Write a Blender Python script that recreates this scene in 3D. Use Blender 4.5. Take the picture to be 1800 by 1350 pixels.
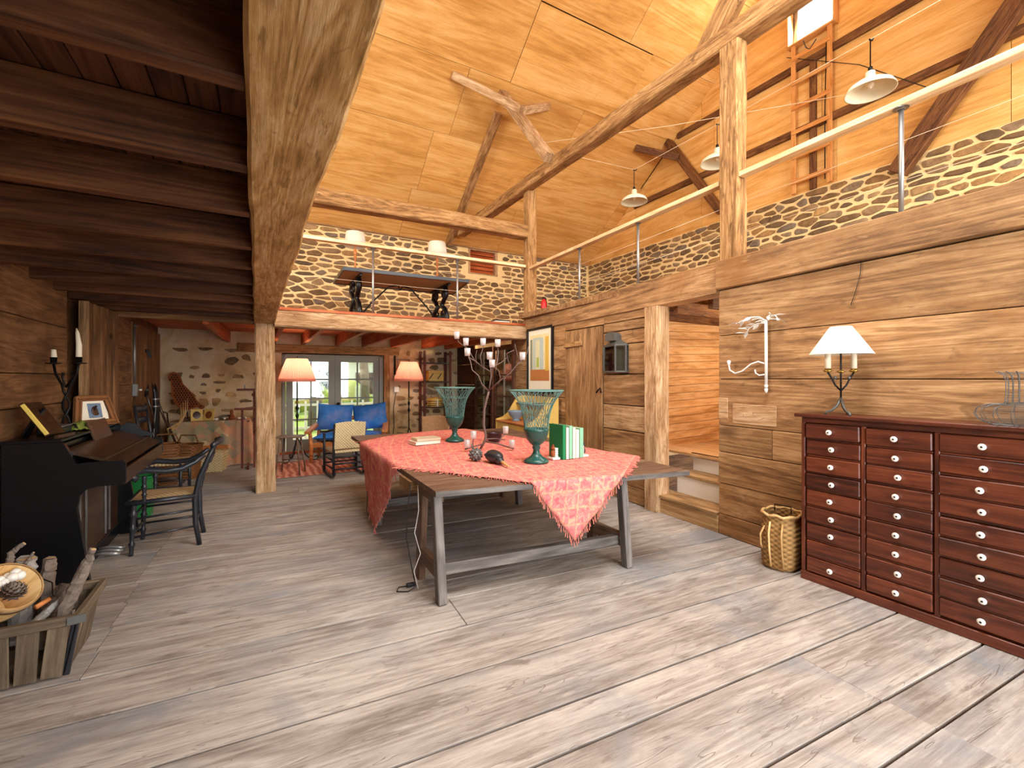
import bpy, math, random
from mathutils import Vector, Matrix, noise
for _o in list(bpy.data.objects): bpy.data.objects.remove(_o)
S = bpy.context.scene; COL = S.collection
PI = math.pi; R_ = math.radians
# ------------------------------------------------------------ camera
cam = bpy.data.cameras.new('camera'); camo = bpy.data.objects.new('camera', cam); COL.objects.link(camo)
cam.sensor_width = 36; cam.lens = 16.0; cam.shift_y = -0.005; cam.clip_start = .05; cam.clip_end = 200
camo.location = (0, 0, 1.48); camo.rotation_euler = (PI/2, 0, -math.atan(450/800)); S.camera = camo
# ------------------------------------------------------------ world, sun, daylight, exposure
W = bpy.data.worlds.new('sky'); S.world = W; W.use_nodes = True
bg = W.node_tree.nodes['Background']; bg.inputs[0].default_value = (.72, .86, 1, 1); bg.inputs[1].default_value = 1.5
def lamp(name, kind, loc, energy, col, size=None, sizey=None, direction=None, radius=.05, spread=None):
    l = bpy.data.lights.new(name, kind); o = bpy.data.objects.new(name, l); COL.objects.link(o)
    o.location = loc; l.energy = energy; l.color = col
    if kind == 'AREA':
        l.shape = 'RECTANGLE'; l.size = size; l.size_y = sizey
        if spread: l.spread = spread
    elif kind == 'SUN': l.angle = R_(1)
    else: l.shadow_soft_size = radius
    if direction: o.rotation_euler = Vector(direction).to_track_quat('-Z', 'Y').to_euler()
    return o
lamp('sun', 'SUN', (0, 20, 20), 3.0, (1, .93, .8), direction=(.45, -.35, -.8))
# the open barn doors behind the camera, then fill lights added for gallery, ceiling and floor
lamp('barn_door_daylight', 'AREA', (2.6, -4.2, 2.4), 560, (.95, .97, 1), 8, 4.6, (0, 1, 0.0))
lamp('gallery_fill_light', 'AREA', (5.2, -2.6, 4.4), 420, (1, .94, .85), 5.5, 2.2, (-.1, 1, .12))  # added light, brightens the gallery and upper stone walls
lamp('ceiling_fill_light', 'AREA', (-5.6, 4.2, 4.6), 400, (1, .95, .87), 4.2, 2.6, (1, 0.03, .02))  # added light at the unseen loft end, brightens the plywood ceiling
lamp('overhead_fill_light', 'AREA', (1.9, .9, 6.15), 270, (.95, .98, 1), 3.4, 1.8, (0.0, .3, -1))  # added under the front slope to light floor and table from above
lamp('gable_window_daylight', 'AREA', (8.0, 4.12, 7.7), 60, (1, .97, .9), .6, .9, (-1, 0, -.35))
S.view_settings.view_transform = 'Standard'; S.view_settings.look = 'None'
S.view_settings.exposure = 0.75; S.view_settings.gamma = 1; S.view_settings.use_curve_mapping = False
# ------------------------------------------------------------ mesh helpers
def obj(name, me, mat, parent=None, M=None):
    o = bpy.data.objects.new(name, me); COL.objects.link(o)
    if mat is not None and not me.materials: me.materials.append(mat)
    if parent: o.parent = parent
    if M is not None: o.matrix_local = M
    return o
def tag(o, label=None, cat=None, group=None, kind=None):
    if label: o['label'] = label
    if cat: o['category'] = cat
    if group: o['group'] = group
    if kind: o['kind'] = kind
    return o
def thing(name, label, cat, loc=(0, 0, 0), rz=0, group=None):
    o = bpy.data.objects.new(name, None); COL.objects.link(o); o.empty_display_size = .1
    o.location = loc; o.rotation_euler = (0, 0, rz)
    return tag(o, label, cat, group)
def struct(name, label=None, cat=None, me=None, mat=None):
    o = bpy.data.objects.new(name, me); COL.objects.link(o)
    if me and mat: me.materials.append(mat)
    return tag(o, label, cat, None, 'structure')
I4 = Matrix.Identity(4)
class MB:
    def __init__(s): s.v = []; s.f = []; s.sm = []
    def add(s, vs, fs, M=None, smooth=False):
        b = len(s.v)
        s.v += [tuple(M @ Vector(q)) for q in vs] if M is not None else [tuple(q) for q in vs]
        s.f += [tuple(i+b for i in f) for f in fs]; s.sm += [smooth]*len(fs); return s
    def box(s, a, b, M=None):
        x0, y0, z0 = a; x1, y1, z1 = b
        return s.add([(x0,y0,z0),(x1,y0,z0),(x1,y1,z0),(x0,y1,z0),(x0,y0,z1),(x1,y0,z1),(x1,y1,z1),(x0,y1,z1)],
            [(0,3,2,1),(4,5,6,7),(0,1,5,4),(1,2,6,5),(2,3,7,6),(3,0,4,7)], M)
    def cbox(s, L, Wd, T, c=.004, M=None):      # chamfered box centred at the origin
        x, y, z = L/2, Wd/2, T/2; c = min(c, x*.4, y*.4, z*.4); vs = []; k = {}
        for sx in (-1, 1):
            for sy in (-1, 1):
                for sz in (-1, 1):
                    for ax in range(3):
                        q = [sx*(x-c), sy*(y-c), sz*(z-c)]; q[ax] = (sx*x, sy*y, sz*z)[ax]
                        k[(sx, sy, sz, ax)] = len(vs); vs.append(q)
        fs = []
        for ax in range(3):
            u, w = [i for i in range(3) if i != ax]
            for d in (-1, 1):
                cs = []
                for (a, b) in ((-1,-1),(1,-1),(1,1),(-1,1)):
                    t = [0,0,0]; t[ax] = d; t[u] = a; t[w] = b; cs.append(k[tuple(t)+(ax,)])
                flip = (d < 0) ^ (ax == 1); fs.append(tuple(reversed(cs)) if flip else tuple(cs))
        for ax in range(3):                     # edges parallel to ax
            u, w = [i for i in range(3) if i != ax]
            for a in (-1, 1):
                for b in (-1, 1):
                    t0 = [0,0,0]; t1 = [0,0,0]; t0[ax] = -1; t1[ax] = 1
                    for t in (t0, t1): t[u] = a; t[w] = b
                    f = (k[tuple(t0)+(u,)], k[tuple(t1)+(u,)], k[tuple(t1)+(w,)], k[tuple(t0)+(w,)])
                    if (a*b > 0) ^ (ax == 1): f = tuple(reversed(f))
                    fs.append(f)
        for sx in (-1, 1):
            for sy in (-1, 1):
                for sz in (-1, 1):
                    f = tuple(k[(sx, sy, sz, a)] for a in range(3)); fs.append(f if sx*sy*sz > 0 else tuple(reversed(f)))
        return s.add(vs, fs, M)
    def tube(s, pts, r, n=6, cap=True, M=None, closed=False):
        P = [Vector(p) for p in pts]; m = len(P)
        rs = list(r) if hasattr(r, '__len__') else [r]*m
        vs = []; fs = []; pu = None
        for i in range(m):
            if closed: d = (P[(i+1) % m]-P[i-1])
            else: d = (P[min(i+1, m-1)]-P[max(i-1, 0)])
            d = d.normalized() if d.length > 1e-9 else Vector((0, 0, 1))
            if pu is None:
                pu = d.cross(Vector((0, 0, 1)));
                if pu.length < .05: pu = d.cross(Vector((1, 0, 0)))
            pu = (pu-d*pu.dot(d)); pu = pu.normalized() if pu.length > 1e-6 else d.orthogonal().normalized(); w = d.cross(pu)
            for j in range(n):
                a = 2*PI*j/n; vs.append(P[i]+(pu*math.cos(a)+w*math.sin(a))*rs[i])
        for i in range(m if closed else m-1):
            for j in range(n):
                a = i*n+j; b = i*n+(j+1) % n; c = ((i+1) % m)*n+(j+1) % n; e = ((i+1) % m)*n+j
                fs.append((a, b, c, e))
        if cap and not closed: fs += [tuple(reversed(range(n))), tuple(range((m-1)*n, m*n))]
        return s.add(vs, fs, M, True)
    def lathe(s, prof, n=20, M=None, cap=False):
        vs = [(r*math.cos(2*PI*j/n), r*math.sin(2*PI*j/n), z) for r, z in prof for j in range(n)]
        fs = [(i*n+j, i*n+(j+1) % n, (i+1)*n+(j+1) % n, (i+1)*n+j) for i in range(len(prof)-1) for j in range(n)]
        if cap: fs += [tuple(reversed(range(n))), tuple(range((len(prof)-1)*n, len(prof)*n))]
        return s.add(vs, fs, M, True)
    def prism(s, poly, z0, z1, M=None, smooth=False):
        n = len(poly); vs = [(x, y, z0) for x, y in poly]+[(x, y, z1) for x, y in poly]
        fs = [tuple(reversed(range(n))), tuple(range(n, 2*n))]+[(i, (i+1) % n, n+(i+1) % n, n+i) for i in range(n)]
        return s.add(vs, fs, M, smooth)
    def grid(s, fn, nu, nv, M=None, smooth=True, thick=None):
        vs = [fn(i/nu, j/nv) for i in range(nu+1) for j in range(nv+1)]
        fs = [(i*(nv+1)+j, (i+1)*(nv+1)+j, (i+1)*(nv+1)+j+1, i*(nv+1)+j+1) for i in range(nu) for j in range(nv)]
        return s.add(vs, fs, M, smooth)
    def ball(s, c, r, n=12, m=8, sc=(1, 1, 1), M=None):
        vs = []; fs = []
        for i in range(m+1):
            t = PI*i/m
            for j in range(n):
                a = 2*PI*j/n; vs.append((c[0]+r*sc[0]*math.sin(t)*math.cos(a), c[1]+r*sc[1]*math.sin(t)*math.sin(a), c[2]-r*sc[2]*math.cos(t)))
        for i in range(m):
            for j in range(n): fs.append((i*n+j, i*n+(j+1) % n, (i+1)*n+(j+1) % n, (i+1)*n+j))
        return s.add(vs, fs, M, True)
    def mesh(s, name):
        me = bpy.data.meshes.new(name); me.from_pydata(s.v, [], s.f)
        me.polygons.foreach_set('use_smooth', s.sm); me.update(); return me
    def build(s, name, mat, parent=None, M=None): return obj(name, s.mesh(name), mat, parent, M)
def T(x, y, z): return Matrix.Translation((x, y, z))
def RX(a): return Matrix.Rotation(a, 4, 'X')
def RY(a): return Matrix.Rotation(a, 4, 'Y')
def RZ(a): return Matrix.Rotation(a, 4, 'Z')
def frame(p0, p1, up=(0, 0, 1)):
    p0, p1 = Vector(p0), Vector(p1); x = (p1-p0); L = x.length; x.normalize(); up = Vector(up)
    y = up-x*up.dot(x)
    if y.length < 1e-4: y = x.orthogonal()
    y.normalize(); z = x.cross(y); M = Matrix((x, y, z)).transposed().to_4x4(); M.translation = (p0+p1)/2
    return M, L
_pc = {}
def bar(name, parent, mat, p0, p1, w, t, up=(0, 0, 1), c=.004):    # a board: length p0-p1, width w along up, thickness t
    M, L = frame(p0, p1, up); k = (round(L, 3), round(w, 3), round(t, 3), c, mat.name)
    if k not in _pc: _pc[k] = MB().cbox(L, w, t, c).mesh(name); _pc[k].materials.append(mat)
    return obj(name, _pc[k], None, parent, M)
def hewn(name, parent, mat, p0, p1, w, t, up=(0, 0, 1), amp=.008, seg=40, seed=0, ch=.02):   # axe-hewn timber
    M, L = frame(p0, p1, up); rnd = seed*7.3
    sec = [(-1, -.5), (-1, .5)]; y, z = w/2, t/2; ring = []
    for (a, b) in ((-1,-1),(1,-1),(1,1),(-1,1)):
        nx, nz = {(-1,-1):(1,-1), (1,-1):(1,1), (1,1):(-1,1), (-1,1):(-1,-1)}[(a, b)], 0
    def side(a, b, n):
        return [(a[0]+(b[0]-a[0])*i/n, a[1]+(b[1]-a[1])*i/n) for i in range(n)]
    cs = [(-y+ch,-z),(y-ch,-z),(y,-z+ch),(y,z-ch),(y-ch,z),(-y+ch,z),(-y,z-ch),(-y,-z+ch)]
    for i in range(8): ring += side(cs[i], cs[(i+1) % 8], 5 if i % 2 == 0 else 1)
    n = len(ring); vs = []; fs = []
    for i in range(seg+1):
        x = -L/2+L*i/seg
        for (a, b) in ring:
            q = Vector((x*1.3+rnd, a*6, b*6)); d = noise.noise(q)*amp+noise.noise(q*3.1)*amp*.5
            l = math.hypot(a/y, b/z); vs.append((x, a*(1+d/y), b*(1+d/z)))
    for i in range(seg):
        for j in range(n): fs.append((i*n+j, (i+1)*n+j, (i+1)*n+(j+1) % n, i*n+(j+1) % n))
    fs += [tuple(range(n)), tuple(reversed(range(seg*n, (seg+1)*n)))]
    m = MB(); m.add(vs, fs, None, False); return m.build(name, mat, parent, M)
def copy_tree(o, parent=None):
    c = o.copy(); COL.objects.link(c); c.parent = parent
    for ch in list(o.children):
        if ch is not c: copy_tree(ch, c)
    return c
# ------------------------------------------------------------ materials
def srgb(h):
    h = h.lstrip('#'); v = [int(h[i:i+2], 16)/255 for i in (0, 2, 4)]
    return tuple(((c+.055)/1.055)**2.4 if c > .04045 else c/12.92 for c in v)+(1,)
def newmat(name, rough=.6, spec=.3, metal=0):
    m = bpy.data.materials.new(name); m.use_nodes = True; nt = m.node_tree; b = nt.nodes['Principled BSDF']
    b.inputs['Roughness'].default_value = rough; b.inputs['Specular IOR Level'].default_value = spec; b.inputs['Metallic'].default_value = metal
    return m, nt, b
def N(nt, t, ins=None, **kw):
    n = nt.nodes.new(t)
    for k, v in kw.items(): setattr(n, k, v)
    for k, v in (ins or {}).items():
        if hasattr(v, 'is_output'): nt.links.new(v, n.inputs[k])
        else: n.inputs[k].default_value = v
    return n
def ramp(nt, fac, stops):
    r = N(nt, 'ShaderNodeValToRGB', {0: fac}); e = r.color_ramp.elements
    while len(e) < len(stops): e.new(.5)
    for x, (p, c) in zip(e, stops): x.position = p; x.color = srgb(c) if isinstance(c, str) else c
    return r.outputs[0]
def coords(nt, scale, jitter=True):
    tc = N(nt, 'ShaderNodeTexCoord'); v = tc.outputs['Object']; oi = N(nt, 'ShaderNodeObjectInfo')
    if jitter: v = N(nt, 'ShaderNodeVectorMath', {0: oi.outputs['Random'], 1: (17, 31, 53), 2: v}, operation='MULTIPLY_ADD').outputs[0]
    return v, N(nt, 'ShaderNodeMapping', {0: v, 3: scale}).outputs[0], oi.outputs['Random']
def noi(nt, v, scale, detail=3, dist=0, rough=.55): return N(nt, 'ShaderNodeTexNoise', {'Vector': v, 'Scale': scale, 'Detail': detail, 'Distortion': dist, 'Roughness': rough}).outputs[0]
def mth(nt, op, a, b=0., c=0.): return N(nt, 'ShaderNodeMath', {0: a, 1: b, 2: c}, operation=op).outputs[0]
def mixc(nt, f, a, b, bt='MIX'):
    n = N(nt, 'ShaderNodeMix', data_type='RGBA', blend_type=bt)
    for i, v in ((0, f), (6, a), (7, b)):
        if hasattr(v, 'is_output'): nt.links.new(v, n.inputs[i])
        else: n.inputs[i].default_value = srgb(v) if isinstance(v, str) else v
    return n.outputs[2]
def bump(nt, b, h, s, d=.01):
    n = N(nt, 'ShaderNodeBump', {'Height': h, 'Strength': s, 'Distance': d}); nt.links.new(n.outputs[0], b.inputs['Normal'])
def wood(name, dark, mid, light, axis=0, sc=1., rough=.65, bmp=.35, vary=.3, knots=0., blotch=None, bl=(.5, .7), spec=.25, rings=7., cracks=0., specks=0.):
    m, nt, b = newmat(name, rough, spec); s = [sc]*3; s[axis] = sc*.09
    v, mv, rnd = coords(nt, s)
    n1 = noi(nt, mv, 4.5, 3, .9); pp = mth(nt, 'PINGPONG', mth(nt, 'MULTIPLY', n1, rings*2), 1.)
    n2 = noi(nt, N(nt, 'ShaderNodeMapping', {0: mv, 3: tuple(.45 if i == axis else 1. for i in range(3))}).outputs[0], 80, 5, .3, .75); n3 = noi(nt, N(nt, 'ShaderNodeMapping', {0: v, 3: tuple(.45 if i == axis else 1.3 for i in range(3))}).outputs[0], 2.4*sc, 6, .6, .7)
    f = mth(nt, 'MULTIPLY_ADD', pp, .12, mth(nt, 'MULTIPLY_ADD', n2, .38, mth(nt, 'MULTIPLY', n3, .5)))
    col = ramp(nt, f, [(.36, dark), (.5, mid), (.64, light)])
    if blotch:
        col = mixc(nt, ramp(nt, noi(nt, v, .9*sc, 5, .8, .65), [(bl[0], (0, 0, 0, 1)), (bl[1], (1, 1, 1, 1))]), col, blotch)
    h = f
    if knots:
        sk = [2.2*sc]*3; sk[axis] = .8*sc
        vo = N(nt, 'ShaderNodeTexVoronoi', {'Vector': N(nt, 'ShaderNodeMapping', {0: v, 3: tuple(sk)}).outputs[0], 'Scale': 1.})
        d = mth(nt, 'ADD', vo.outputs['Distance'], mth(nt, 'MULTIPLY', n2, .1))
        k = ramp(nt, d, [(.1, (1, 1, 1, 1)), (.1+.1*knots, (0, 0, 0, 1))])
        col = mixc(nt, mth(nt, 'MULTIPLY', k, .75), col, dark)
    if specks:
        ss = [26*sc]*3; ss[axis] = 4*sc
        sn = noi(nt, N(nt, 'ShaderNodeMapping', {0: v, 3: tuple(ss)}).outputs[0], 1., 4, .4, .6)
        col = mixc(nt, mth(nt, 'MULTIPLY', ramp(nt, sn, [(.6, (0, 0, 0, 1)), (.7, (1, 1, 1, 1))]), specks), col, dark)
        sq = [7*sc]*3; sq[axis] = 3.2*sc
        s3 = noi(nt, N(nt, 'ShaderNodeMapping', {0: v, 3: tuple(sq)}).outputs[0], 1., 5, .8, .6)
        col = mixc(nt, mth(nt, 'MULTIPLY', ramp(nt, s3, [(.63, (0, 0, 0, 1)), (.7, (1, 1, 1, 1))]), specks), col, dark)
        col = mixc(nt, mth(nt, 'MULTIPLY', ramp(nt, sn, [(.3, (1, 1, 1, 1)), (.38, (0, 0, 0, 1))]), specks*.8), col, light)
    if cracks:
        ck = noi(nt, mv, 9, 2, 1.2); cm = ramp(nt, mth(nt, 'ABSOLUTE', mth(nt, 'SUBTRACT', ck, .5)), [(0.0, (1, 1, 1, 1)), (.012*cracks, (0, 0, 0, 1))])
        col = mixc(nt, mth(nt, 'MULTIPLY', cm, .8), col, srgb(dark)); h = mth(nt, 'SUBTRACT', h, mth(nt, 'MULTIPLY', cm, .6))
    hs = N(nt, 'ShaderNodeHueSaturation', {'Color': col, 'Value': mth(nt, 'MULTIPLY_ADD', rnd, vary, 1-vary/2), 'Saturation': 1.})
    nt.links.new(hs.outputs[0], b.inputs['Base Color']); bump(nt, b, h, bmp); return m
def plain(name, col, rough=.5, metal=0, spec=.4, var=.12, sc=20., bmp=0., emit=None):
    m, nt, b = newmat(name, rough, spec, metal); c = srgb(col)
    if var:
        v, mv, rnd = coords(nt, (1, 1, 1)); n = noi(nt, v, sc, 3)
        hs = N(nt, 'ShaderNodeHueSaturation', {'Color': c, 'Value': mth(nt, 'MULTIPLY_ADD', n, var*2, 1-var)})
        nt.links.new(hs.outputs[0], b.inputs['Base Color'])
        if bmp: bump(nt, b, n, bmp)
    else: b.inputs['Base Color'].default_value = c
    if emit: b.inputs['Emission Color'].default_value = srgb(emit[0]); b.inputs['Emission Strength'].default_value = emit[1]
    return m
def weave(name, c1, c2, sx=60., sz=60., rough=.7, axis=(0, 2), bmp=.6):   # basket and cane weave
    m, nt, b = newmat(name, rough, .25); tc = N(nt, 'ShaderNodeTexCoord'); sp = N(nt, 'ShaderNodeSeparateXYZ', {0: tc.outputs['Object']})
    a = mth(nt, 'SINE', mth(nt, 'MULTIPLY', sp.outputs[axis[0]], sx)); c = mth(nt, 'SINE', mth(nt, 'MULTIPLY', sp.outputs[axis[1]], sz))
    f = mth(nt, 'MULTIPLY_ADD', mth(nt, 'MULTIPLY', a, c), .4, .5); n = noi(nt, tc.outputs['Object'], 30, 3)
    f2 = mth(nt, 'MULTIPLY_ADD', n, .5, mth(nt, 'MULTIPLY', f, .7))
    nt.links.new(ramp(nt, f2, [(.25, c1), (.75, c2)]), b.inputs['Base Color']); bump(nt, b, f, bmp, .006); return m
def glassm(name, col=(.95, 1, .97, 1), alpha=.1):      # thin pane: mostly clear, a little reflection
    m = bpy.data.materials.new(name); m.use_nodes = True; nt = m.node_tree; nt.nodes.remove(nt.nodes['Principled BSDF'])
    t = N(nt, 'ShaderNodeBsdfTransparent', {0: col}); g = N(nt, 'ShaderNodeBsdfGlossy', {0: (1, 1, 1, 1), 1: .03})
    fr = N(nt, 'ShaderNodeFresnel', {0: 1.45}); mx = N(nt, 'ShaderNodeMixShader', {0: mth(nt, 'ADD', fr.outputs[0], alpha), 1: t.outputs[0], 2: g.outputs[0]})
    nt.links.new(mx.outputs[0], nt.nodes['Material Output'].inputs[0]); return m
M_ = {}
M_['floor'] = wood('weathered_floor_wood', '#7a6e63', '#a0958a', '#bcb2a6', rough=.75, bmp=.4, vary=.1, knots=.5, blotch='#7d7f82', bl=(.5, .75), cracks=.35, specks=.8)
M_['wallr'] = wood('old_wall_board', '#62442a', '#977048', '#c0986a', rough=.7, bmp=.35, vary=.26, knots=.9, blotch='#8a5c30', bl=(.5, .75), specks=.55)
M_['walll'] = wood('shaded_wall_board', '#4a2f1a', '#7a5433', '#9b7148', rough=.7, bmp=.35, vary=.25, knots=.8, blotch='#5b3b22', bl=(.5, .7), specks=.5)  # wall board wood darkened, shade of the left bay put into the colour
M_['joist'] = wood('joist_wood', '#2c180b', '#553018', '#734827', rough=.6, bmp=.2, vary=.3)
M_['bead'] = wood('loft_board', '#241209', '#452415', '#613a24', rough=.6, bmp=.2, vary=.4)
M_['redjoist'] = wood('red_joist_wood', '#7a3518', '#b4582c', '#cf7a48', rough=.55, bmp=.15, vary=.2)
M_['hewn'] = wood('hewn_timber', '#5c3e20', '#976d40', '#bc9462', sc=1.6, rough=.8, bmp=.8, vary=.15, knots=.6, cracks=0, specks=.8)
M_['hewn2'] = wood('bounce_lit_hewn_timber', '#86602f', '#bd9056', '#dcb884', sc=1.6, rough=.8, bmp=.9, vary=.15, knots=.6, specks=.8)  # lighter copy of the hewn timber, floor bounce light put into the colour
M_['hewnlt'] = wood('pale_hewn_timber', '#7d5a38', '#b48d63', '#d4b68f', sc=1.5, rough=.8, bmp=.5, vary=.15, cracks=.6, specks=.6)
M_['ply'] = wood('plywood', '#bd8640', '#dca65c', '#eabf7c', sc=.55, rough=.5, bmp=.06, vary=.14, rings=5, blotch='#c9924a', bl=(.5, .8), specks=.3)
M_['pine'] = wood('pine_rail', '#c49a62', '#e2c290', '#efd9b0', rough=.5, bmp=.1, vary=.1)
M_['ladder'] = wood('ladder_wood', '#a8672f', '#c98a4a', '#dba566', rough=.5, bmp=.1)
M_['darktimber'] = wood('dark_timber', '#3f2413', '#6d4526', '#8c6238', sc=1.5, rough=.7, bmp=.4, cracks=1.2)
M_['orangeplank'] = wood('varnished_pine_plank', '#a4703c', '#cfa06a', '#e2bc8c', rough=.4, bmp=.12, vary=.2, knots=1.1)
M_['step'] = wood('step_tread_wood', '#7a5a38', '#a98458', '#c9a878', rough=.7, bmp=.3)
def stone_mat():
    m, nt, b = newmat('field_stone', .85, .2); v, mv, rnd = coords(nt, (1, 1, 1)); g = N(nt, 'ShaderNodeNewGeometry')
    r = mth(nt, 'FRACT', mth(nt, 'ADD', rnd, g.outputs['Random Per Island']))
    c = ramp(nt, r, [(0, '#7d6244'), (.2, '#a07c50'), (.4, '#6a5844'), (.58, '#b98f5a'), (.78, '#8a7a68'), (1., '#c9a068')])
    n = noi(nt, v, 9, 5, .4, .7)
    c = mixc(nt, mth(nt, 'MULTIPLY', ramp(nt, n, [(.35, (1, 1, 1, 1)), (.7, (0, 0, 0, 1))]), .55), c, '#3d2f20')
    nt.links.new(c, b.inputs['Base Color']); bump(nt, b, n, .7, .02); return m
M_['stone'] = stone_mat()
M_['mortar'] = plain('cream_mortar', '#e8cb92', .9, spec=.1, var=.12, sc=14, bmp=.5)
def plaster_mat():
    m, nt, b = newmat('old_whitewash', .9, .1); v, mv, rnd = coords(nt, (1, 1, 1)); n = noi(nt, v, 1.6, 5, .6, .65); n2 = noi(nt, v, 22, 4)
    c = ramp(nt, n, [(.3, '#a5875a'), (.45, '#c9ab7e'), (.62, '#dcc6a4')])
    c = mixc(nt, mth(nt, 'MULTIPLY', n2, .35), c, '#8a7454'); nt.links.new(c, b.inputs['Base Color']); bump(nt, b, mth(nt, 'MULTIPLY_ADD', n2, .3, n), .6, .03); return m
M_['plaster'] = plaster_mat()
M_['steel'] = plain('galvanised_pipe', '#9a9894', .4, .8, var=.1)
M_['iron'] = plain('black_iron', '#1a1614', .45, .5, var=.2)
M_['wire'] = plain('pale_cable', '#e8d2ae', .6)
M_['blackwire'] = plain('black_cable', '#1c1815', .6)
M_['white'] = plain('white_paint', '#e8e4da', .6, var=.06)
M_['glass'] = glassm('window_glass')
def WX(y): return 3.85+.045*(y-2.5)
# ============================================================ the setting
rnd = random.Random(5)
# ---- floor: planks run across the room, slightly askew
floor = struct('floor', 'worn grey brown plank floor of the barn', 'floor', MB().box((-1.7, -1.8, -.12), (4.3, 10.05, -.03)).mesh('floor'), M_['darktimber'])
seams = [-1.75,-1.4,-1.05,-.72,-.4,-.05,.3,.62,.945,1.14,1.53,1.76,2.165,2.595,2.95,3.22,3.49,3.84,4.18,4.5,4.86,5.2,5.53,5.9,6.22,6.58,6.9,7.25,7.6,7.92,8.28,8.6,8.95,9.3,9.65,10.05,10.4]
def fy(y0, x): return y0-.06*x
joints = {8: [2.52], 9: [2.52], 7: [2.52, .2], 12: [], 13: [1.12], 14: [-.75], 15: [-.75], 16: [-.75], 17: [-.75], 18: [-.76], 19: [-.74], 20: [-.72], 21: [-.7, 2.6]}
for i in range(len(seams)-1):
    a, b = seams[i], seams[i+1]; w = b-a-(.015 if i < 13 else .01); ym = (a+b)/2
    xs = [-1.5]+joints.get(i, [rnd.uniform(0, 3)] if i > 22 else [])+[4.2]
    for x0, x1 in zip(xs, xs[1:]):
        dz = rnd.uniform(-.003, .002)
        bar('floor_plank', floor, M_['floor'], (x0+.002, fy(ym, x0), -.02+dz), (x1-.002, fy(ym, x1), -.02+dz), w, .04, (0.06, 1, 0), .0018)
# ---- right wall: wide boards; lies on the line X = WX(Y)
wr = struct('wall_right', 'wall of wide old brown boards with a doorway', 'wall')
def wbar(parent, mat, y0, y1, z0, z1, t=.035, off=0., name='wall_board', c=.004):
    zm = (z0+z1)/2; return bar(name, parent, mat, (WX(y0)+t/2+off, y0, zm), (WX(y1)+t/2+off, y1, zm), z1-z0, t, (0, 0, 1), c)
back = MB()
for (a, b, c, d) in ((-1.7, 2.84, 0, 2.33), (3.74, 7.05, 0, 2.33), (2.84, 3.74, 2.3, 2.33)):
    back.add([(WX(a)+.045, a, c), (WX(b)+.045, b, c), (WX(b)+.045, b, d), (WX(a)+.045, a, d), (WX(a)+.09, a, c), (WX(b)+.09, b, c), (WX(b)+.09, b, d), (WX(a)+.09, a, d)],
        [(0,3,2,1),(4,5,6,7),(0,1,5,4),(1,2,6,5),(2,3,7,6),(3,0,4,7)])
back.build('wall_backing', M_['darktimber'], wr)
zs = [.0, .195, .49, .785, 1.04, 1.478, 1.89, 2.325]
for i in range(7):
    if i in (3,):
        wbar(wr, M_['wallr'], 2.3, 2.83, zs[i]+.003, zs[i+1]-.003, off=.002); wbar(wr, M_['wallr'], -1.7, 2.296, zs[i]+.003, zs[i+1]-.003)
    else: wbar(wr, M_['wallr'], -1.7, 2.83, zs[i]+.003, zs[i+1]-.003, off=rnd.uniform(-.003, .004))
wbar(wr, M_['hewnlt'], 2.26, 2.68, 1.07, 1.25, .03, -.004, 'patch_board'); wbar(wr, M_['hewnlt'], 2.73, 2.83, 1.1, 1.3, .03, -.003, 'patch_board')
for z0, z1 in ((0, .19), (.19, .53), (.535, .845), (.85, 1.155), (1.16, 1.535), (1.54, 1.905), (1.91, 2.07), (2.075, 2.19), (2.193, 2.3)):
    wbar(wr, M_['hewnlt'] if abs(z0-.85) < .01 else M_['wallr'], 3.8, 4.58, z0+.003, z1-.003, off=rnd.uniform(-.003, .004))
for z0, z1 in ((0, .3), (.3, .62), (.62, .93), (.93, 1.2), (1.2, 1.62), (1.62, 1.98), (1.98, 2.3)):
    wbar(wr, M_['wallr'], 5.48, 7.08, z0+.003, z1-.003, off=rnd.uniform(-.003, .004))
wbar(wr, M_['wallr'], 4.58, 5.48, 2.19, 2.3)
def beam(name, label, mat, p0, p1, w, t, seed, cat='beam', up=(0, 0, 1), amp=.008, seg=40, ch=.015):
    o = hewn(name, None, mat, p0, p1, w, t, up, amp, seg, seed, ch); return tag(o, label, cat, None, 'structure')
bm = M_['hewn']
beam('gallery_beam', 'long brown beam over the doorway carrying the right gallery rail', M_['wallr'], (WX(2.83)+.07, 2.83, 2.445), (WX(6.7)+.07, 6.7, 2.445), .31, .2, 3, amp=.004, ch=.008)
beam('gallery_beam', 'brown beam on top of the board wall above the chest of drawers', M_['wallr'], (WX(-1.7)+.055, -1.7, 2.465), (WX(2.825)+.055, 2.825, 2.465), .27, .2, 4, amp=.003, ch=.008)
beam('door_post', 'pale worn post at the left side of the doorway', M_['hewnlt'], (WX(3.7)+.05, 3.69, 0), (WX(3.7)+.05, 3.69, 2.29), .2, .2, 5, 'post', (0, 1, 0), .006, 20)
beam('gallery_post', 'tall timber post on the right gallery beside the doorway', bm, (3.925, 2.725, 2.6), (3.925, 2.725, 4.62), .2, .145, 6, 'post', (0, 1, 0), .006, 30)
beam('gallery_post', 'tall timber post at the corner of the two galleries', bm, (4.125, 6.7, 2.42), (4.125, 6.7, 4.72), .18, .17, 7, 'post', (0, 1, 0), .005, 30)
beam('roof_plate', 'long timber plate running overhead on the gallery posts', bm, (3.93, -1.6, 4.7), (4.08, 9.6, 4.82), .2, .19, 8, amp=.006, seg=60)
beam('tie_beam', 'horizontal tie beam above the back gallery rail', bm, (-3, 6.75, 3.93), (4.04, 6.72, 4.0), .215, .2, 9, amp=.008, seg=50)
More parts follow.
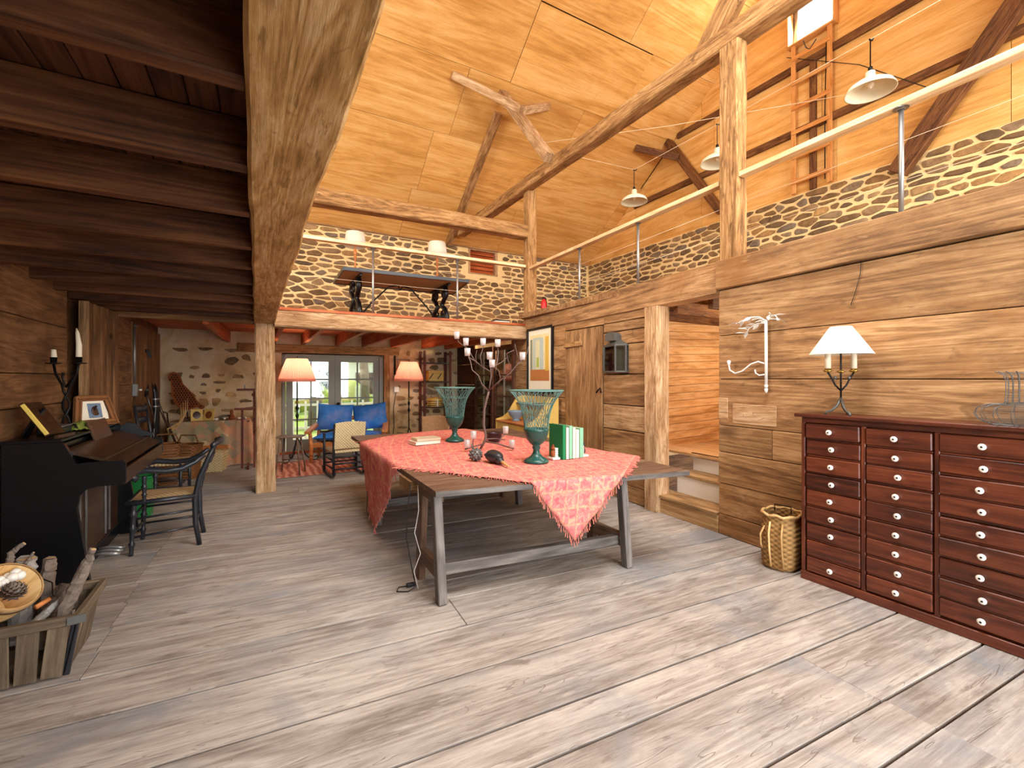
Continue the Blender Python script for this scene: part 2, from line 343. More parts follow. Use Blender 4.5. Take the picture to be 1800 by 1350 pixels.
beam('gallery_beam', 'pale hewn beam under the edge of the back gallery', M_['hewnlt'], (.21, 6.79, 2.275), (4.03, 6.78, 2.27), .22, .25, 10, amp=.006, seg=40)
beam('loft_beam', 'massive hewn summer beam overhead at the left', M_['hewn2'], (.095, -1.6, 2.34), (.095, 6.98, 2.34), .28, .235, 11, up=(0, 0, 1), amp=.012, seg=150, ch=.012)
beam('barn_post', 'weathered square post under the summer beam', M_['hewnlt'], (.115, 6.86, 0), (.1, 6.86, 2.2), .23, .245, 12, 'post', (1, 0, 0), .008, 30)
# ---- doorway to the right-hand room: steps, inner floor and planked walls
st = struct('trim_1', 'three wooden steps with white risers inside the doorway', 'steps')
for (x, z0, z1, m, d) in ((.0, 0, .165, 'step', .3), (.28, .165, .39, 'white', .3), (.55, .4, .6, 'white', .06)):
    wbar(st, M_[m], 2.84, 3.82 if x == 0 else 3.6, z0, z1, .03, x+.005, 'riser')
    if z1 < .5: wbar(st, M_['step'], 2.84, 3.83 if x == 0 else 3.6, z1, z1+.03, d, x-.015, 'tread')
ir = struct('wall_inner', 'horizontal varnished pine planking of the room beyond the doorway', 'wall')
for i in range(21):
    z = .56+i*.1
    bar('pine_plank', ir, M_['orangeplank'], (4.3, 4.12, z-.03), (6.6, 4.12, z+.05), .097, .02)
bar('pine_plank', ir, M_['orangeplank'], (6.2, 4.1, 1.5), (6.2, 1.6, 1.5), 2.1, .02); bar('pine_plank', ir, M_['orangeplank'], (4.2, 1.62, 1.5), (6.4, 1.62, 1.5), 2.1, .02)
fl2 = struct('floor_inner', 'varnished pine floor of the room beyond the doorway', 'floor')
for i in range(11): bar('floor_board', fl2, M_['orangeplank'], (4.44+i*.17, 1.6, .6), (4.44+i*.17+.05, 4.14, .6), .167, .03, (1, 0, 0))
wbar(fl2, M_['darktimber'], 2.84, 3.6, .59, .625, .03, .52, 'nosing')
for i in range(5):
    bar('ceiling_joist', ir, M_['darktimber'], (4.1, 2.2+i*.45, 2.28), (6.3, 2.3+i*.45, 2.28), .14, .06)
lamp('passage_lamp', 'POINT', (5.2, 2.75, 1.95), 42, (1, .86, .7), radius=.08)
# ---- left wall
wl = struct('wall_left', 'dark board wall behind the piano', 'wall', MB().box((-1.6, -1.7, 0), (-1.5, 10.1, 2.45)).mesh('wall_left'), M_['darktimber'])
def lbar(y0, y1, z0, z1, m='walll', t=.04, off=0., name='wall_board', par=None):
    return bar(name, par or wl, M_[m], (-1.47+off, y0, (z0+z1)/2), (-1.47+off, y1, (z0+z1)/2), z1-z0, t)
for z0, z1 in ((0, .42), (.42, .85), (.85, 1.275), (1.275, 1.52), (1.52, 1.925), (1.925, 2.4)): lbar(-1.7, 5.42, z0+.003, z1-.003, off=rnd.uniform(-.004, .004))
for z0, z1 in ((0, .5), (.5, .96), (.96, 1.4), (1.4, 1.85), (1.85, 2.4)): lbar(6.5, 7.8, z0+.003, z1-.003, off=rnd.uniform(-.004, .004))
d3 = struct('door_1', 'tall plank door standing ajar in the left wall', 'door')
for i in range(5): bar('door_plank', d3, M_['walll'], (-1.38+.012*i, 5.61+i*.17+.085, .05), (-1.38+.012*i, 5.61+i*.17+.085, 2.2), .165, .04, (0, 1, 0))
bar('door_edge', d3, M_['wallr'], (-1.385, 5.6, .05), (-1.385, 5.6, 2.2), .07, .03, (1, 0, 0))
bar('strap_hinge', d3, M_['iron'], (-1.33, 6.15, 1.93), (-1.33, 6.5, 1.92), .05, .012)
d4 = struct('door_2', 'closed vertical plank door by the plastered wall', 'door')
for i in range(9): bar('door_plank', d4, M_['walll'], (-1.46, 7.92+i*.225, .05), (-1.46, 7.92+i*.225, 2.25), .22, .035, (0, 1, 0))
bar('strap_hinge', d4, M_['iron'], (-1.435, 8.6, 1.9), (-1.435, 8.95, 1.9), .05, .012)
for i in range(4): bar('hook', d4, M_['iron'], (-1.43, 8.62+i*.07, 1.9), (-1.40, 8.63+i*.07, 1.8), .012, .01)
# ---- loft over the left bay: joists and boards
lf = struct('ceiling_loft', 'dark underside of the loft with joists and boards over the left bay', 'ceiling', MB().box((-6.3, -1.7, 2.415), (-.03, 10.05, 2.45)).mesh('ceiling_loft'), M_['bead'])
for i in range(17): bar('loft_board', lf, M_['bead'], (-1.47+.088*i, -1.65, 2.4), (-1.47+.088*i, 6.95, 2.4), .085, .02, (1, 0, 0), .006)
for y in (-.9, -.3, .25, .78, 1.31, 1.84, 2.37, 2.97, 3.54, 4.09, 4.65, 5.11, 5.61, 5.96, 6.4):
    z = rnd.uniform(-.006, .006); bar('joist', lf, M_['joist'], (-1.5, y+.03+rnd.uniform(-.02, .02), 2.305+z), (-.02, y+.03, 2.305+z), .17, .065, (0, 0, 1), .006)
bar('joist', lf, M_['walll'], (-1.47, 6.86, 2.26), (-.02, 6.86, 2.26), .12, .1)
# ---- gallery over the back bay
gl = struct('ceiling_gallery', 'reddish joists and boards under the back gallery', 'ceiling', MB().box((-1.5, 6.66, 2.385), (8.1, 10.1, 2.42)).mesh('ceiling_gallery'), M_['redjoist'])
for i in range(12): bar('gallery_board', gl, M_['redjoist'], (-1.45, 7.05+i*.25, 2.375), (4.1, 7.05+i*.25, 2.375), .245, .02, (0, 1, 0))
for (x, x1) in ((-.55, -.45), (.3, .3), (.82, .82), (1.4, 1.46), (1.98, 1.99), (2.5, 2.6), (3.3, 3.3), (3.8, 3.85)):
    bar('joist', gl, M_['redjoist'], (x, 6.85, 2.265), (x1, 10.0, 2.265), .2, .07)
gr = struct('floor_gallery', 'plank floor of the right gallery', 'floor', MB().box((3.9, -1.7, 2.5), (8.1, 6.7, 2.58)).mesh('floor_gallery'), M_['wallr'])
# ---- stone work
def voronoi_stones(u0, u1, v0, v1, du, dv, rng, gap=.014, keep=None):
    pts = []; tries = 0; asp = du/dv
    target = int((u1-u0)*(v1-v0)/(du*dv)*1.0)
    rows = max(1, round((v1-v0)/dv))
    for r in range(rows):
        u = u0+rng.uniform(0, du*.6)
        while u < u1:
            k = rng.choice((rng.uniform(.4, .8), rng.uniform(.8, 1.8)))*du; pts.append((min(u+k/2, u1), v0+(r+.5+rng.uniform(-.3, .3))*(v1-v0)/rows)); u += k
    out = []
    Q = [(a, b*asp*.85) for a, b in pts]
    for i, (a, b) in enumerate(Q):
        poly = [(u0, v0*asp*.85), (u1, v0*asp*.85), (u1, v1*asp*.85), (u0, v1*asp*.85)]
        nb = sorted(range(len(Q)), key=lambda j: (Q[j][0]-a)**2+(Q[j][1]-b)**2)[1:17]
        for j in nb:
            c, d = Q[j]; mx, my = (a+c)/2, (b+d)/2; nx, ny = c-a, d-b; new = []
            for k in range(len(poly)):
                p, q = poly[k], poly[(k+1) % len(poly)]; sp = (p[0]-mx)*nx+(p[1]-my)*ny; sq = (q[0]-mx)*nx+(q[1]-my)*ny
                if sp <= 0: new.append(p)
                if sp*sq < 0: t = sp/(sp-sq); new.append((p[0]+(q[0]-p[0])*t, p[1]+(q[1]-p[1])*t))
            poly = new
            if len(poly) < 3: break
        if len(poly) < 3: continue
        P = [(p[0], p[1]/(asp*.85)) for p in poly]; cx = sum(p[0] for p in P)/len(P); cy = sum(p[1] for p in P)/len(P)
        w = max(p[0] for p in P)-min(p[0] for p in P); h = max(p[1] for p in P)-min(p[1] for p in P)
        g = gap*rng.uniform(.5, 2.2); sx, sy = max(.35, 1-2*g/w), max(.35, 1-2*g/h)
        P = [((x-cx)*sx, (y-cy)*sy) for x, y in P]
        C = []
        for k in range(len(P)):                    # round the corners
            p, q = P[k], P[(k+1) % len(P)]; l = math.hypot(q[0]-p[0], q[1]-p[1])
            if l < .02: C.append(((p[0]+q[0])/2, (p[1]+q[1])/2)); continue
            for t in (.2, .8): C.append((p[0]+(q[0]-p[0])*t+rng.uniform(-.006, .006), p[1]+(q[1]-p[1])*t+rng.uniform(-.006, .006)))
        if keep is None or keep(cx, cy): out.append((cx, cy, C))
    return out
def stone_mesh(C, d):
    n = len(C); vs = [(x, y, 0) for x, y in C]+[(x*.97, y*.95, d*.7) for x, y in C]+[(x*.72, y*.66, d) for x, y in C]
    fs = [tuple(range(2*n, 3*n))]+[(r*n+i, r*n+(i+1) % n, (r+1)*n+(i+1) % n, (r+1)*n+i) for r in range(2) for i in range(n)]
    return MB().add(vs, fs).mesh('stone')
def lay(parent, stones, M, dmin=.012, dmax=.03, rng=random.Random(3)):
    def area(c): return abs(sum(c[i][0]*c[i-1][1]-c[i-1][0]*c[i][1] for i in range(len(c))))
    stones = sorted(stones, key=lambda q: -area(q[2]))
    if len(stones) > 300:
        m = MB()
        for (u, v, C) in stones[300:]:
            e = stone_mesh(C, rng.uniform(dmin, dmax)); m.add([tuple(q.co) for q in e.vertices], [tuple(p.vertices) for p in e.polygons], M @ T(u, v, 0)); bpy.data.meshes.remove(e)
        tag(m.build('small_stones', M_['stone'], parent), kind='stuff')
    for (u, v, C) in stones[:300]:
        o = obj('stone', stone_mesh(C, rng.uniform(dmin, dmax)), M_['stone'], parent, M @ T(u, v, 0))
MBK = Matrix(((1, 0, 0, 0), (0, 0, -1, 10.0), (0, 1, 0, 0), (0, 0, 0, 1)))      # (u, v, out) on the back wall, facing -Y
MGB = Matrix(((0, 0, -1, 8.05), (-1, 0, 0, 0), (0, 1, 0, 0), (0, 0, 0, 1)))     # (u = -Y, v, out) on the gable, facing -X
wb = struct('wall_back', 'back wall of field stones in cream mortar, plastered below the gallery', 'wall')
m = MB()
for (x0, x1, z0, z1) in ((-1.6, 8.1, 2.42, 4.02), (-1.6, 4.42, 4.02, 4.62), (5.22, 8.1, 4.02, 4.62)): m.box((x0, 10.0, z0), (x1, 10.35, z1))
m.build('mortar_wall', M_['mortar'], wb)
m = MB()
for (x0, x1, z0, z1) in ((-1.6, .45, -.1, 2.42), (2.45, 8.1, -.1, 2.42), (.45, 2.45, 1.97, 2.42)): m.box((x0, 10.0, z0), (x1, 10.35, z1))
m.build('plastered_wall', M_['plaster'], wb)
lay(wb, voronoi_stones(.15, 8.0, 2.43, 4.62, .3, .112, random.Random(2), .017, lambda x, y: not (4.3 < x < 5.36 and y > 3.92)), MBK)
lay(wb, [s for s in voronoi_stones(-1.4, .35, .5, 2.1, .3, .16, random.Random(9), .05) if random.Random(s[0]*99).random() < .62], MBK, .004, .012)
lay(wb, [s for s in voronoi_stones(2.66, 4.3, .2, 2.15, .26, .15, random.Random(10), .045) if random.Random(s[0]*99).random() < .7], MBK, .004, .014)
wg = struct('wall_gable', 'right gable wall, field stone below and plywood sheets above', 'wall')
MB().box((8.05, -1.7, 2.5), (8.4, 10.05, 4.62)).build('mortar_wall', M_['mortar'], wg); MB().box((8.05, -1.7, -.15), (8.4, 10.05, 2.5)).build('lower_wall', M_['mortar'], wg); MB().box((4.3, 4.14, .0), (6.7, 4.2, 2.5)).build('plank_backing', M_['darktimber'], ir)
lay(wg, voronoi_stones(-9.98, -.4, 2.9, 4.62, .3, .112, random.Random(4), .017), MGB)
# gable plywood above the stone, clipped by the roof
def roofz(y): return 4.62+.71*(10-y) if y > 4.2 else 4.62+.71*(10-4.2)-.71*(4.2-y)
def gable_sheet(y0, y1, z0, z1, par, x=8.06):
    pts = []
    for y in sorted({y0, y1}|({4.2} if y0 < 4.2 < y1 else set())): pts.append((y, min(z1, roofz(y))))
    if all(t[1] <= z0+.01 for t in pts): return
    lo = [(y0, z0), (y1, z0)]; P = []
    for k in range(13):
        y = y0+(y1-y0)*k/12; P.append((y, max(z0, min(z1, roofz(y)))))
    poly = [(y0, z0), (y1, z0)]+[(y, z) for y, z in reversed(P)]
    Mx = Matrix(((0, 0, 1, 0), (1, 0, 0, 0), (0, 1, 0, 0), (0, 0, 0, 1)))
    cy, cz = (y0+y1)/2, (z0+z1)/2
    MB().prism([(a-cy, b-cz) for a, b in poly], x, x+.012).build('plywood_sheet', M_['ply'], par, T(0, cy, cz) @ Mx)
for r, (z0, z1) in enumerate(((4.62, 5.62), (5.62, 6.84), (6.84, 8.06), (8.06, 9.2))):
    ys = [-1.7, -.58, 1.86, 3.78, 4.46, 6.3, 8.2, 10.0] if r != 1 else [-1.7, -.58, 1.86, 4.0, 6.0, 7.9, 10]
    for a, b in zip(ys, ys[1:]):
        if r == 2 and a == 3.78:
            gable_sheet(a, b, z0, 7.2, wg); continue
        if r == 3 and a == 3.78: continue
        gable_sheet(a+.003, b-.003, z0+.003, z1-.003, wg)
MB().box((8.085, -1.7, 4.6), (8.2, 3.78, 9)).box((8.085, 4.46, 4.6), (8.2, 10, 9)).box((8.085, 3.78, 4.6), (8.2, 4.46, 7.2)).build('gable_backing', M_['darktimber'], wg)
for (z, y0, y1) in ((5.68, .5, 8.2), (6.78, .5, 6.9)): bar('girt', wg, M_['darktimber'], (8.03, y0, z), (8.03, y1, z), .12, .05)
bar('stud', wg, M_['darktimber'], (8.035, 4.12, 4.62), (8.035, 4.12, 6.75), .1, .05, (0, 1, 0))
# ---- roof: plywood sheets on the back slope
ce = struct('ceiling', 'sloping plywood ceiling of the barn roof', 'ceiling')
sl = math.atan(.71); cs = math.cos(sl)
MB().add([(-6.3, 10.4, 4.42), (8.3, 10.4, 4.42), (8.3, 4.2, 8.8), (-6.3, 4.2, 8.8), (8.3, -1.8, 4.6), (-6.3, -1.8, 4.6)], [(0, 1, 2, 3), (3, 2, 4, 5)]).build('roof_deck', M_['darktimber'], ce)
ys = [10.0, 9.0, 8.0, 7.03, 6.02, 5.03, 4.2]
for r in range(6):
    ya, yb = ys[r], ys[r+1]; off = {0: .3, 1: .41, 2: .71, 3: 1.48, 4: .9, 5: 0}[r]; x = -6.3+(off-(-6.3)) % 2.44-2.44
    while x < 8.05:
        a, b = max(x, -6.3)+.003, min(x+2.44, 8.06)-.003
        if b-a > .05:
            sag = .02 if r == 3 and 3.5 < a < 4.2 else rnd.uniform(0, .004)
            ym = (ya+yb)/2; zz = roofz(ym)-sag
            bar('plywood_sheet', ce, M_['ply'], (a, ym, zz), (b, ym, zz), (ya-yb)/cs-.006, .012, (0, -1, .71), .002)
        x += 2.44
MB().add([(-6.3, 4.2, roofz(4.2)), (8.06, 4.2, roofz(4.2)), (8.06, -1.7, roofz(-1.7)), (-6.3, -1.7, roofz(-1.7))], [(0, 1, 2, 3)]).build('plywood_slope', M_['ply'], ce)
bar('eave_board', ce, M_['wallr'], (-1, 9.97, 4.66), (8.0, 9.97, 4.66), .1, .03)
# roof trusses: strut square to the slope with wind braces, principal rafters
def roofstrut(name, label, x, y0, z0, y1, mat, seed, w=.16):
    z1 = roofz(y1)-.02
    return beam(name, label, mat, (x, y0, z0), (x, y1, z1), w, .14, seed, 'roof strut', (1, 0, 0), .004, 14, .01)
roofstrut('roof_strut', 'pale strut rising from the overhead plate to the plywood ceiling', 3.86, 5.72, 4.82, 7.2, M_['hewnlt'], 20)
beam('wind_brace', 'brace from the pale roof strut up to the left', M_['hewnlt'], (3.85, 6.55, 5.98), (2.9, 7.17, 6.6), .13, .1, 21, 'brace', (0, -.7, 1), .004, 12, .01)
beam('wind_brace', 'brace from the pale roof strut up to the right', M_['hewnlt'], (3.9, 6.55, 5.98), (4.8, 7.15, 6.62), .13, .1, 22, 'brace', (0, -.7, 1), .004, 12, .01)
beam('principal_rafter', 'dark rafter under the plywood behind the tie beam', M_['hewn'], (3.9, 7.45, roofz(7.45)-.03), (3.9, 9.95, roofz(9.95)-.03), .15, .14, 23, 'rafter', (1, 0, 0), .004, 14, .01)
roofstrut('roof_strut', 'crooked dark strut against the gable beside the tall gallery post', 7.92, 5.75, 4.75, 7.05, M_['darktimber'], 24)
beam('wind_brace', 'dark brace from the gable strut up to the back roof slope', M_['darktimber'], (7.85, 6.72, 6.2), (7.2, 7.3, 6.5), .14, .1, 25, 'brace', (0, -.7, 1), .004, 12, .01)
beam('roof_strut', 'dark slanting strut against the gable at the far right', M_['darktimber'], (7.93, 2.95, 4.4), (7.93, 1.2, 6.75), .24, .14, 26, 'roof strut', (0, 1, .4), .005, 16, .01)
beam('roof_strut', 'thick strut crossing above the overhead plate at the top', bm, (4.0, 3.05, 4.8), (4.0, 1.0, 7.3), .18, .18, 27, 'roof strut', (1, 0, 0), .005, 16, .01)
rw = struct('fill_light_frame', 'added frame around the overhead fill light under the front slope', 'window')  # added frame dressing the overhead fill light, no roof opening behind it
for x in (.15, 3.65): bar('frame_side', rw, M_['ladder'], (x, .0, 5.78), (x, 1.8, 6.35), .12, .04, (0, 0, 1))
for y, z in ((0, 5.78), (1.8, 6.35)): bar('frame_rail', rw, M_['ladder'], (.15, y, z), (3.65, y, z), .12, .04)
# ---- unseen ends that keep the light in
wf = struct('wall_front', 'front wall of the barn with an open doorway', 'wall')
m = MB()
for (x0, x1, z0, z1) in ((-6.3, .45, 0, 5.2), (5.2, 8.3, 0, 3.3), (.45, 5.2, 3.0, 3.3), (.45, 2.4, 3.3, 5.2), (8.0, 8.3, 3.3, 5.2)): m.box((x0, -1.85, z0), (x1, -1.65, z1))  # upper opening is added for the gallery fill light
m.build('board_wall', M_['walll'], wf)
wl2 = struct('wall_loft', 'left gable of the loft with an opening added for light', 'wall')  # unseen gable, its opening added to go with the ceiling fill light
m = MB()
for (y0, y1, z0, z1) in ((-1.8, 1.9, 2.4, 9), (6.5, 10.2, 2.4, 9), (1.9, 6.5, 6.1, 9), (1.9, 6.5, 2.4, 3.1)): m.box((-6.3, y0, z0), (-6.1, y1, z1))
m.build('board_wall', M_['walll'], wl2)
MB().box((-6.3, 10.0, 2.4), (-1.6, 10.3, 4.62)).build('mortar_wall', M_['mortar'], wb)
# ============================================================ materials for things
M_['table'] = wood('dark_table_wood', '#4a3528', '#6e5340', '#8f7460', rough=.5, bmp=.2, vary=.2)
M_['tableleg'] = wood('worn_grey_leg_wood', '#463f3a', '#67605a', '#857d76', axis=0, rough=.6, bmp=.15, vary=.2)
M_['mahog'] = wood('red_brown_mahogany', '#32150b', '#592816', '#763c22', rough=.35, bmp=.12, vary=.35, spec=.5)
M_['redbrown'] = wood('red_brown_stain', '#4a2018', '#6e3426', '#8a4a38', rough=.5, bmp=.1)
M_['black'] = plain('black_lacquer', '#0d0d10', .3, var=.1, spec=.35)
M_['blackworn'] = plain('worn_black_paint', '#25262b', .35, var=.25, spec=.5)
M_['bronze'] = wood('brown_lacquer', '#2a1a10', '#3d2818', '#523724', axis=1, rough=.3, bmp=.05, vary=.1, spec=.5)
M_['porc'] = plain('white_porcelain', '#f2eee2', .2, var=.02, spec=.6)
M_['rush'] = weave('rush_seat', '#8c6f48', '#d0b284', 160, 90, axis=(0, 1), bmp=.6)
M_['cane'] = weave('pale_cane_weave', '#b59764', '#e8d3a6', 150, 150, bmp=.8)
M_['basket'] = weave('splint_basket', '#6a4a26', '#a8804c', 110, 170, axis=(1, 2), bmp=.9)
M_['basketp'] = weave('pale_splint_basket', '#b5965e', '#e8d2a0', 130, 150, axis=(0, 2), bmp=.7)
M_['basketr'] = weave('brown_wicker', '#4a2a14', '#8a5a32', 140, 150, axis=(1, 2), bmp=.9)
M_['splint'] = wood('splint_strap', '#9a7440', '#c79e66', '#dcb982', axis=2, rough=.6, bmp=.1)
M_['gold'] = plain('yellow_page_edge', '#e8c860', .6, var=.08)
M_['candle'] = plain('ivory_wax', '#efe2c4', .5, var=.04)
M_['green'] = plain('green_enamel', '#0f4a42', .3, var=.15, spec=.6)
M_['greenw'] = plain('verdigris_wire', '#5f8a82', .5, .2, var=.25)
M_['twig'] = plain('grey_brown_twig_iron', '#6b5850', .6, .2, var=.25, bmp=.3)
M_['bookg'] = plain('green_book_cloth', '#0f7a44', .7, var=.06)
M_['bookl'] = plain('pale_green_book_cloth', '#7fb795', .7, var=.08)
M_['paper'] = plain('paper', '#efe6cf', .8, var=.06)
M_['shade'] = plain('cream_lamp_shade', '#f4ead2', .8, var=.03)
M_['tin'] = plain('aged_tin', '#6a6a66', .45, .6, var=.3, sc=12)
M_['orange'] = wood('orange_varnished_wood', '#9a5226', '#c67a40', '#da965c', rough=.45, bmp=.1)
M_['yellow'] = plain('mustard_paint', '#d9b35c', .5, var=.12, sc=6)
M_['bark'] = plain('log_bark', '#7a6c60', .9, var=.45, sc=26, bmp=1.)
M_['barkl'] = plain('birch_bark', '#9c968e', .9, var=.4, sc=22, bmp=1.)
M_['cutwood'] = plain('cut_log_end', '#c9a878', .8, var=.2, sc=30)
M_['rust'] = plain('rusty_sheet_iron', '#8f4a22', .7, .2, var=.25, sc=14)
M_['red'] = plain('red_enamel', '#c01c1c', .4, var=.05)
M_['bluegrey'] = plain('blue_grey_glaze', '#7e8f9c', .35, var=.2)
M_['brass'] = plain('brass', '#a8843c', .3, .8, var=.1)
def shade_mat(name, c, em):
    m, nt, b = newmat(name, .8, .1); tc = N(nt, 'ShaderNodeTexCoord'); n = noi(nt, tc.outputs['Object'], 14, 2)
    col = mixc(nt, mth(nt, 'MULTIPLY', n, .4), c, '#dc9480'); t = N(nt, 'ShaderNodeBsdfTranslucent'); nt.links.new(col, t.inputs[0]); nt.links.new(col, b.inputs['Base Color'])
    mx = N(nt, 'ShaderNodeMixShader', {0: em, 1: b.outputs[0], 2: t.outputs[0]}); nt.links.new(mx.outputs[0], nt.nodes['Material Output'].inputs[0]); return m
M_['pinkshade'] = shade_mat('pleated_pink_shade', '#f0b49c', .45)
def clothmat():
    m, nt, b = newmat('pink_woven_shawl', .9, .1); tc = N(nt, 'ShaderNodeTexCoord'); uv = tc.outputs['UV']; sp = N(nt, 'ShaderNodeSeparateXYZ', {0: uv})
    n = noi(nt, uv, 26, 3, 1.); n2 = noi(nt, uv, 140, 2); n3 = noi(nt, uv, 6, 2, .5)
    ch = N(nt, 'ShaderNodeTexVoronoi', {'Vector': uv, 'Scale': 9.}, feature='DISTANCE_TO_EDGE').outputs[0]
    a = mth(nt, 'PINGPONG', mth(nt, 'MULTIPLY', mth(nt, 'ADD', sp.outputs[0], sp.outputs[1]), 7), .5); c = mth(nt, 'PINGPONG', mth(nt, 'MULTIPLY', mth(nt, 'SUBTRACT', sp.outputs[0], sp.outputs[1]), 7), .5)
    lat = mth(nt, 'MINIMUM', a, c)
    col = ramp(nt, n, [(.3, '#cc6064'), (.5, '#de807a'), (.68, '#e4a884')])
    col = mixc(nt, mth(nt, 'MULTIPLY', ramp(nt, lat, [(.03, (1, 1, 1, 1)), (.09, (0, 0, 0, 1))]), .55), col, '#e2b084')
    col = mixc(nt, mth(nt, 'MULTIPLY', ramp(nt, ch, [(.02, (1, 1, 1, 1)), (.06, (0, 0, 0, 1))]), .35), col, '#c45060')
    col = mixc(nt, mth(nt, 'MULTIPLY', ramp(nt, n2, [(.5, (0, 0, 0, 1)), (.62, (1, 1, 1, 1))]), .4), col, '#c05a56')
    nt.links.new(col, b.inputs['Base Color']); bump(nt, b, mth(nt, 'ADD', n2, n), .5, .006); return m
M_['shawl'] = clothmat()
M_['fringe'] = plain('pink_fringe', '#d47a6a', .9, var=.15)
# ============================================================ big trestle table
A_ = math.atan(450/800)
OX, OY = 1.0, 2.78
tb = thing('trestle_table', 'large dark plank table on trestles in the middle of the floor', 'table', (OX, OY, 0))
def tp(s, t):                                  # s 0..1 along the front edge, t metres towards the back
    a = Vector((0, 0)).lerp(Vector((1.97, -.34)), s); b = Vector((.05, 3.24)).lerp(Vector((2.2, 3.1)), s); return a.lerp(b, t/3.24)
ts = [0, .32, .85, 1.4, 1.95, 2.5, 3.24]
for i in range(6):
    q = [tp(0, ts[i]+.001), tp(1, ts[i]+.001), tp(1, ts[i+1]-.001), tp(0, ts[i+1]-.001)]
    c = sum(q, Vector((0, 0)))/4
    MB().prism([(p.x-c.x, p.y-c.y) for p in q], .722, .76).build('tabletop_board', M_['table'], tb, T(c.x, c.y, 0))
e0, e1 = tp(0, 0), tp(1, 0)
bar('edge_strip', tb, M_['tableleg'], (e0.x, e0.y-.006, .739), (e1.x, e1.y-.006, .739), .034, .008)
def leg(par, p0, p1, w, t, m): return bar('leg', par, m, p0, p1, w, t, (0, 1, 0), .006)
for (xl, xr, yl, yr, d) in ((.065, 1.55, .06, -.1, .45), (.08, 1.7, 1.9, 1.85, .42)):
    for (x, y) in ((xl, yl), (xr, yr)):
        leg(tb, (x, y, 0), (x-.02, y+.05, .722), .075, .06, M_['tableleg']); leg(tb, (x, y+d, 0), (x-.01, y+d-.12, .722), .085, .05, M_['table'])
        bar('foot_rail', tb, M_['table'], (x, y+.02, .2), (x, y+d-.02, .2), .1, .05)
        bar('top_cleat', tb, M_['table'], (x-.01, y+.02, .69), (x-.01, y+d-.08, .69), .06, .07)
    bar('stretcher', tb, M_['tableleg'], (xl+.02, yl+.1, .19), (xr-.02, yr+.1, .19), .08, .06)
pl = [(0, .0), (.3, 0), (.3, .08), (.08, .08), (.04, .072), (.012, .05)]
MB().prism([(x, -y) for x, y in pl], -.03, .03, Matrix(((0, 0, 1, .02), (1, 0, 0, .5), (0, 1, 0, .722), (0, 0, 0, 1)))).build('bracket', M_['step'], tb)
# ---- pink shawl
cl = thing('tablecloth', 'pink fringed woven shawl spread over the trestle table with two hanging corners', 'tablecloth', (OX, OY, .76))
F_, Rc, Bc, Lc = Vector((.945, -.60)), Vector((2.06, .32)), Vector((1.6, 3.2)), Vector((-.5, 1.66))
def unfold(u, v):                              # u: F->R, v: F->L
    a = F_.lerp(Rc, u); b = Lc.lerp(Bc, u); p = a.lerp(b, v)
    k = 4*u*(1-u)*v*v; return p+Vector((-.2, .42))*k
def drape(u, v):
    p = unfold(u, v); fx = p.x; yf = -.34*(fx/1.97)-.006; xe = .05*p.y/3.24-.004
    w = noise.noise(Vector((p.x*5, p.y*5, 2)))*.006+.008
    if p.y < yf:
        d = yf-p.y; k = min(d/.1, 1); a = noise.noise(Vector((p.x*7, .3, d*2)))*.03*k
        return (p.x, yf-.01-.05*math.sin(min(d, .5)*2.2)*.5+a, w-max(0, d-.01))
    if p.x < xe:
        d = xe-p.x; k = min(d/.1, 1); a = noise.noise(Vector((.3, p.y*6, d*2)))*.03*k
        return (xe-.012+a-.03*k*.4, p.y, w-max(0, d-.01)*1.45)
    return (p.x, p.y, w)
nu, nv = 60, 90
m = MB(); m.grid(lambda i, j: drape(i, j), nu, nv); me = m.mesh('cloth'); uvl = me.uv_layers.new(name='uv')
for lp in me.loops:
    i, j = divmod(lp.vertex_index, nv+1); uvl.data[lp.index].uv = (i/nu*1.45, j/nv*2.6)
co = obj('cloth', me, M_['shawl'], cl); sd = co.modifiers.new('thick', 'SOLIDIFY'); sd.thickness = .004; sd.offset = 1
m = MB(); rg = random.Random(8)
edges = [(lambda t: (t, 0), 90, 1), (lambda t: (0, t), 130, 1), (lambda t: (1, t), 60, .4), (lambda t: (t, 1), 40, 1)]
for fn, n, lim in edges:
    for k in range(n):
        t = (k+.5)/n
        if lim < 1 and t > lim: continue
        u, v = fn(t); q = Vector(drape(u, v)); c = unfold(.5, .5); o = (unfold(u, v)-c).normalized(); L = rg.uniform(.035, .06)
        if q.z < -.01: e = q+Vector((rg.uniform(-.012, .012), rg.uniform(-.01, .005), -L))
        else: e = q+Vector((o.x*L*.8+rg.uniform(-.02, .02), o.y*L*.8+rg.uniform(-.02, .02), -.003))
        m.tube([q, (q+e)/2+Vector((rg.uniform(-.006, .006), 0, .002)), e], [.0016, .003, .004], 4, False)
tag(m.build('fringe', M_['fringe'], cl), kind='stuff')
